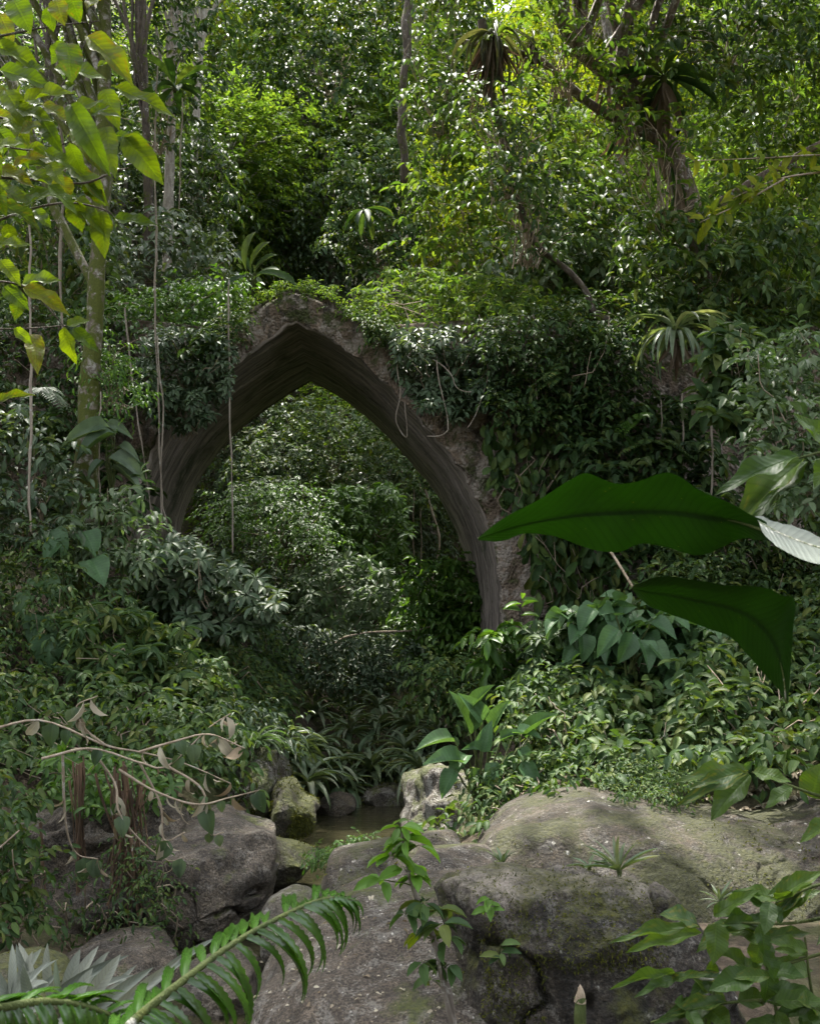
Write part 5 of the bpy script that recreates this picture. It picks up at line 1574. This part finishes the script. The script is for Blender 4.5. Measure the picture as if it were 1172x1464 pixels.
# ------------------------------------------------------------------ foreground: silver rosette and arching fronds
c = at(150, 1500, 3.3)
sv = thing('silver_rosette', 'rosette of stiff silver grey leaves at the lower left corner', 'plant', c)
for (x1, y1, x2, y2, w_, Y) in [(60, 1440, 8, 1362, 14, 3.3), (30, 1450, -30, 1380, 14, 3.2), (80, 1440, 52, 1358, 16, 3.4), (95, 1435, 108, 1362, 20, 3.4), (100, 1430, 135, 1358, 18, 3.5), (110, 1430, 152, 1366, 15, 3.4), (70, 1430, 178, 1376, 14, 3.3),
                                  (120, 1440, 176, 1378, 20, 3.2), (130, 1450, 218, 1398, 15, 3.2), (20, 1420, 56, 1362, 16, 3.5), (150, 1455, 260, 1388, 15, 3.1), (100, 1450, 130, 1390, 20, 3.0), (50, 1440, 20, 1390, 16, 3.1), (185, 1440, 300, 1345, 14, 3.4), (30, 1430, 40, 1365, 14, 3.3)]:
    a = at(x1, y1, Y)
    b_ = at(x2, y2, Y)
    L = np.linalg.norm(b_ - a)
    leaf_object(sv, LEAF_STIFF, 'silver', M['lf_silver'], a, b_ - a + UP * .04, np.array([U(-.6, .6), -1.0, .6]), L * 1.04, w_ * Y / F_PX * 1.05)
for i in range(34):
    x1, y1 = U(-20, 200), U(1420, 1475)
    a_ = U(-1.9, -.25) if x1 < 120 else U(-1.1, -.2)
    l_ = U(70, 125)
    Y = U(3.05, 3.5)
    a, b_ = at(x1, y1, Y), at(x1 + math.cos(a_) * l_, y1 + math.sin(a_) * l_ * .75, Y + .05)
    L = np.linalg.norm(b_ - a)
    leaf_object(sv, LEAF_STRAP if i % 3 == 0 else LEAF_STIFF, 'silver%d' % (i % 3 == 0), M['lf_silver'], a, b_ - a + UP * .03, np.array([U(-.6, .6), -1.0, .7]), L, U(.016, .032))
MB().tube(np.array([c - UP * .3, c, c + UP * .05]), [.05, .06, .02], 8).build('stalk', M['green_stem'], sv)

PINNA = leaf_template(26, 2, .45, 1.45, .22, .8, serr=.2, ar=.13)
PINNA_UP = leaf_template(16, 2, .4, .7, .25, .8, serr=.15, ar=.13)


def frond(name, label, pts, n, Lr, Wr, down, up_, cat='fern', group=None):
    P = smooth([at(x, y, Y) for x, y, Y in pts], n + 8)
    root = thing(name, label, cat, P[0], group)
    MB().tube(P, np.linspace(.011, .0025, len(P)), 7).build('rachis', M['green_stem'], root)
    tg = nrm(np.gradient(P, axis=0))
    for i in range(3, n + 7):
        t = i / (n + 7)
        sc = np.interp(t, [0, .25, .6, .9, 1], [.7, .95, 1.0, .55, .2])
        for side, dv in ((1, down), (-1, up_)):
            if rng.random() < .05:
                continue
            d = nrm(np.array(dv) + tg[i] * .38 + rng.normal(0, .10, 3))
            nv = UP * .9 + np.array([.15, -.5, 0]) if side == 1 else UP
            leaf_object(root, PINNA if side == 1 else PINNA_UP, 'pin%d' % side, M['lf_frond'], P[i], d, nv + rng.normal(0, .08, 3), Lr * sc * U(.78, 1.12), Wr * (.7 + .3 * sc), 'leaflet')
    return root


FG = 'arching fronds at the lower left'
frond('fern_frond', 'long arching glossy frond with toothed leaflets at the lower left', [(120, 1540, 2.0), (190, 1462, 2.1), (262, 1402, 2.2), (340, 1345, 2.35), (420, 1302, 2.5), (470, 1284, 2.6), (512, 1288, 2.65)], 26, .235, .024, (.8, -.2, -.62), (-.35, .9, .1), 'frond', FG)
frond('fern_frond', 'shorter dark frond crossing the bottom left corner', [(-60, 1430, 2.0), (0, 1440, 2.05), (60, 1432, 2.1), (120, 1438, 2.15), (180, 1462, 2.2), (220, 1490, 2.2)], 20, .14, .022, (.25, -.5, -.75), (.1, .6, .25), 'frond', FG)

# ------------------------------------------------------------------ foreground: yellow green branch at the upper left
NB = thing('leafy_branch', 'sunlit branch of big yellow green leaves at the upper left', 'branch', at(-60, 260, 2.7))
for pts, r in [([(-40, 250), (60, 258), (120, 262), (165, 245), (185, 240)], .005), ([(-40, 160), (40, 170), (90, 120), (125, 55)], .004), ([(-40, 330), (40, 300), (100, 290), (150, 300), (165, 312)], .004), ([(-40, 60), (60, 40), (140, 30)], .004),
               ([(-40, 400), (20, 405), (50, 420), (95, 470)], .0035), ([(-40, 250), (20, 290), (60, 340), (70, 380)], .003), ([(-40, 200), (50, 215), (110, 200), (160, 190)], .003), ([(-40, 470), (30, 470), (100, 465)], .003)]:
    P = smooth([at(x, y, 2.7 + .0008 * x) for x, y in pts], 16)
    MB().tube(P, np.linspace(r, r * .4, 16), 5, .1, 1).build('twig', M['bark_dark'], NB)
nearl = [(125, 52, 188, 104, 34), (164, 125, 252, 160, 25), (178, 194, 231, 258, 36), (150, 182, 162, 246, 28), (146, 302, 147, 364, 30), (164, 313, 222, 316, 18), (98, 236, 152, 280, 26), (102, 150, 148, 235, 32), (96, 62, 104, 108, 34),
         (150, 128, 168, 180, 28), (78, 98, 148, 104, 32), (0, 100, 76, 120, 30), (8, 130, 45, 185, 30), (30, 120, 28, 128, 24), (60, 170, 84, 210, 22), (92, 60, 72, 90, 22), (80, 0, 90, 30, 26), (20, 0, 40, 38, 34), (70, 10, 74, 40, 24), (0, 20, 18, 58, 24),
         (0, 62, 30, 74, 20), (105, 190, 140, 232, 22), (120, 180, 90, 196, 18), (100, 240, 78, 244, 14), (45, 250, 100, 275, 24), (60, 280, 20, 300, 22), (0, 240, 48, 262, 24), (0, 290, 60, 320, 24), (60, 180, 18, 190, 22), (30, 200, 0, 215, 20), (90, 215, 30, 225, 22),
         (10, 320, 14, 338, 20), (50, 300, 72, 322, 18), (110, 285, 145, 325, 20), (120, 262, 150, 290, 20), (108, 120, 75, 140, 20), (140, 95, 165, 85, 12), (0, 372, 30, 405, 22), (32, 408, 80, 392, 24), (34, 412, 96, 440, 24), (30, 420, 22, 455, 22), (6, 410, 40, 440, 22),
         (96, 466, 122, 456, 16), (48, 478, 54, 528, 24), (92, 468, 106, 520, 22), (105, 470, 140, 500, 18), (20, 470, 40, 485, 16), (-10, 575, 46, 558, 14), (60, 150, 100, 168, 24), (20, 150, 60, 142, 18), (125, 12, 150, -10, 20), (100, -10, 112, 28, 26), (165, 195, 215, 195, 14), (100, 205, 118, 248, 20), (70, 235, 90, 262, 20),
         (-10, 165, 50, 178, 24), (-10, 210, 30, 200, 22), (-10, 265, 40, 285, 22), (20, 240, 60, 215, 20), (-10, 130, 25, 150, 22), (130, 165, 150, 150, 16), (-10, 350, 40, 345, 18), (70, 265, 110, 300, 20)]
for i in range(20):
    x1, y1 = U(-30, 110), U(60, 345)
    a_ = U(-.7, 1.9)
    l_ = U(40, 75)
    nearl.append((x1, y1, x1 + math.cos(a_) * l_, y1 + math.sin(a_) * l_ * .8, U(20, 30)))
for (x1, y1, x2, y2, w_) in nearl:
    Y = 2.62 + .0008 * x1 + U(-.12, .18)
    a, b_ = at(x1, y1, Y), at(x2, y2, Y - U(-.03, .06))
    L = np.linalg.norm(b_ - a)
    nv = np.array([U(-.4, .4), -1.0 + U(-.3, .3), .55])
    leaf_object(NB, *((LEAF_NEAR, 'near') if rng.random() < .5 else (LEAF_NEAR_FLAT, 'nearflat')), M['lf_near'], a, b_ - a, nv, max(L * 1.05, .06), w_ * Y / F_PX * 1.18)

# ------------------------------------------------------------------ foreground right: banana leaves, sprigs and shrub
def blade(root, topc, midc, botc, nm, mat, ys, n=44, m_=6, wav=.003):
    T_, C_, B_ = smooth(topc, n), smooth(midc, n), smooth(botc, n)
    yT, yC, yB = (np.interp(np.linspace(0, 1, n), np.linspace(0, 1, len(v)), v) for v in ys)
    rows, lu = [], []
    for j in range(-m_, m_ + 1):
        f = abs(j) / m_
        E, yE = (T_, yT) if j < 0 else (B_, yB)
        p = C_ + (E - C_) * f
        Yd = yC + (yE - yC) * f ** 1.3
        p = p + np.stack([np.zeros(n), 2.6 * f ** 3 * fbm(np.stack([np.linspace(0, 9, n), np.full(n, j * .1), np.zeros(n)], -1), 3, m_ + (j > 0))], -1)
        P = at(p[:, 0], p[:, 1], Yd)
        s_ = np.arange(n)
        P = P + np.array([0, 1, 0]) * (wav * f * np.sin(s_ * .55 + j * .2))[:, None]
        rows.append(P)
        lu.append(np.stack([np.full(n, j / m_), s_ / (n - 1)], -1))
    V = np.stack(rows, 1).reshape(-1, 3)
    k = 2 * m_ + 1
    i = (np.arange(n - 1)[:, None] * k + np.arange(k - 1)[None]).ravel()
    mb = MB().add(V, quad=np.stack([i, i + 1, i + k + 1, i + k], -1), luv=np.stack(lu, 1).reshape(-1, 2))
    o = mb.build(nm, mat, root)
    Pm = at(C_[:, 0], C_[:, 1], yC + .004)
    MB().tube(Pm, np.linspace(.0016, .004, n), 5).build('midrib', M['green_stem'], o)
    return o


BN = thing('banana_leaves', 'big dark green banana leaves reaching in from the right', 'plant', at(1260, 1000, 1.9))
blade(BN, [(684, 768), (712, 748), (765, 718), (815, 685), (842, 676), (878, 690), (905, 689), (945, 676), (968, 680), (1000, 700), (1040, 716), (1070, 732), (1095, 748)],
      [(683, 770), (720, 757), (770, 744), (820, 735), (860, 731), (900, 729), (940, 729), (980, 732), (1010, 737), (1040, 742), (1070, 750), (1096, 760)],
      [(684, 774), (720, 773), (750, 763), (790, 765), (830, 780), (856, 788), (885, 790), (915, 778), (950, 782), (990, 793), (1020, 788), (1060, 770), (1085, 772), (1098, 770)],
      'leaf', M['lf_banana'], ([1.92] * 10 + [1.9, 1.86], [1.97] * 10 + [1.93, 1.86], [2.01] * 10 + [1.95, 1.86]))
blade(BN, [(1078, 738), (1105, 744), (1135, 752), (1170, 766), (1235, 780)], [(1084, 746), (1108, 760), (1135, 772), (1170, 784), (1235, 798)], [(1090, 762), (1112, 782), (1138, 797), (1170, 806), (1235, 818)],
      'leaf', M['lf_painted_sheen'], ([1.95, 1.93, 1.92, 1.9, 1.9], [1.86, 1.82, 1.8, 1.78, 1.76], [1.80, 1.74, 1.70, 1.66, 1.64]), n=20)  # folded end of the upper leaf, its sky sheen painted in grey
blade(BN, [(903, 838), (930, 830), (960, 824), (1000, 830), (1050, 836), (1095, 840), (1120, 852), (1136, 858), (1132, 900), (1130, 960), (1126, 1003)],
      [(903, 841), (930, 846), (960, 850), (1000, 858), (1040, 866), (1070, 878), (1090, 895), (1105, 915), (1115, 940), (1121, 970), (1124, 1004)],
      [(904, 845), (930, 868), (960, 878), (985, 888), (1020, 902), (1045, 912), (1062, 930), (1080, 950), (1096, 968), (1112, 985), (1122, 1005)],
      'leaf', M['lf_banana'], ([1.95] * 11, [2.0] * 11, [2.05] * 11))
MB().tube(smooth([at(1230, 796, 1.86), at(1290, 830, 1.87), at(1300, 1000, 1.9), at(1280, 1250, 1.95)], 18), np.linspace(.006, .012, 18), 7).build('leaf_stalk', M['green_stem'], BN)
MB().tube(smooth([at(905, 841, 2.02), at(880, 800, 2.05), at(860, 770, 2.08), at(846, 748, 2.1)], 10), np.linspace(.0022, .003, 10), 6).build('leaf_stalk', M['twig'], BN)


def sprig(name, label, twigs, leaves, Y, cat='branch', base=None, group=None):
    root = thing(name, label, cat, base if base is not None else at(*twigs[0][0], Y), group)
    for t_ in twigs:
        P = smooth([at(x, y, Y) for x, y in t_], 14)
        MB().tube(P, np.linspace(.004, .002, 14) * Y / 2, 5).build('twig', M['green_stem'], root)
    for (x1, y1, x2, y2, w_) in leaves:
        y_ = Y + U(-.06, .06)
        a, b_ = at(x1, y1, y_), at(x2, y2, y_ - U(-.02, .08))
        L = np.linalg.norm(b_ - a)
        leaf_object(root, *((LEAF_NEAR, 'shrub') if rng.random() < .5 else (LEAF_NEAR_FLAT, 'shrubflat')), M['lf_shrub'], a, b_ - a, np.array([U(-.3, .3), -.6 + U(-.35, .2), .8]), L * 1.03, w_ * Y / F_PX * 1.02)
    return root


sprig('leafy_twig', 'twig of broad green leaves entering from the right above the banana leaf', [[(1220, 640), (1180, 645), (1140, 655)]],
      [(1140, 652, 1024, 694, 40), (1148, 658, 1042, 738, 44), (1152, 660, 1072, 733, 44), (1175, 640, 1145, 598, 34), (1200, 650, 1160, 690, 36), (1190, 640, 1140, 588, 30)], 2.1)
sprig('leafy_twig', 'twig with a yellow blotched leaf hanging over the long boulder at the right', [[(1230, 1150), (1172, 1138), (1125, 1122), (1075, 1104)], [(1230, 1190), (1190, 1175)]],
      [(1068, 1102, 968, 1108, 26), (1066, 1106, 972, 1140, 26), (1072, 1108, 1012, 1164, 42), (1076, 1104, 1130, 1114, 24), (1132, 1126, 1092, 1152, 26), (1160, 1140, 1172, 1094, 44), (1200, 1172, 1142, 1196, 26), (1062, 1104, 985, 1122, 22)], 2.4)
tws = [[(1230, 1300), (1130, 1320), (1035, 1318)], [(1230, 1350), (1150, 1370), (1050, 1400), (960, 1395)], [(1230, 1440), (1100, 1430), (1000, 1440), (930, 1462)], [(1230, 1260), (1170, 1265), (1110, 1290)], [(1120, 1500), (1100, 1400), (1085, 1330)], [(1000, 1520), (1010, 1450), (1030, 1390)], [(1180, 1500), (1160, 1420), (1150, 1340)]]
lv = [(1000, 1326, 874, 1336, 22), (1002, 1334, 894, 1352, 24), (996, 1322, 950, 1300, 34), (1024, 1320, 1022, 1378, 36), (1034, 1322, 1092, 1318, 20), (1040, 1330, 1090, 1345, 22), (1110, 1286, 1170, 1240, 26), (1112, 1292, 1172, 1270, 24), (1100, 1290, 1094, 1330, 24), (1085, 1335, 1100, 1385, 40), (1090, 1340, 1160, 1330, 20),
      (965, 1393, 880, 1400, 14), (970, 1398, 910, 1418, 18), (1000, 1396, 1060, 1400, 18), (1050, 1398, 1090, 1370, 30), (960, 1400, 1010, 1390, 14), (1080, 1390, 1020, 1350, 22), (1100, 1300, 1050, 1270, 20), (1020, 1310, 1080, 1270, 22)]
for i in range(60):
    t_ = tws[rng.integers(0, len(tws))]
    P_ = smooth(t_, 20)[rng.integers(2, 20)]
    a = U(0, 6.28)
    l = U(45, 95)
    lv.append((P_[0], P_[1], P_[0] + math.cos(a) * l, P_[1] + math.sin(a) * l * .5 + 8, U(18, 34)))
sprig('leafy_shrub', 'dark green shrub with pointed leaves at the lower right corner', tws, lv, 2.6, 'shrub', at(1120, 1540, 2.7))
root = thing('compound_twig', 'twig with rows of yellowish leaflets at the upper right edge', 'branch', at(1230, 250, 9.5))
for pts in [[(1230, 240), (1130, 252), (1080, 268), (1030, 292)], [(1230, 235), (1180, 222), (1090, 226), (990, 230)], [(1120, 256), (1060, 290), (1000, 318)]]:
    P = smooth([at(x, y, 9.5) for x, y in pts], 16)
    MB().tube(P, np.linspace(.012, .004, 16), 5).build('twig', M['twig'], root)
    for p in P[2:]:
        for s_ in (-1, 1):
            L = U(.12, .2)
            if rng.random() < .15:
                continue
            leaf_object(root, LEAF_MID, 'cmp', M['lf_sunny'], p + rng.normal(0, .02, 3), np.array([U(-.9, .4), U(-.9, .5), s_ * U(.2, .9) - .3]), np.array([U(-.5, .5), -1, .5]), L, L * .38)
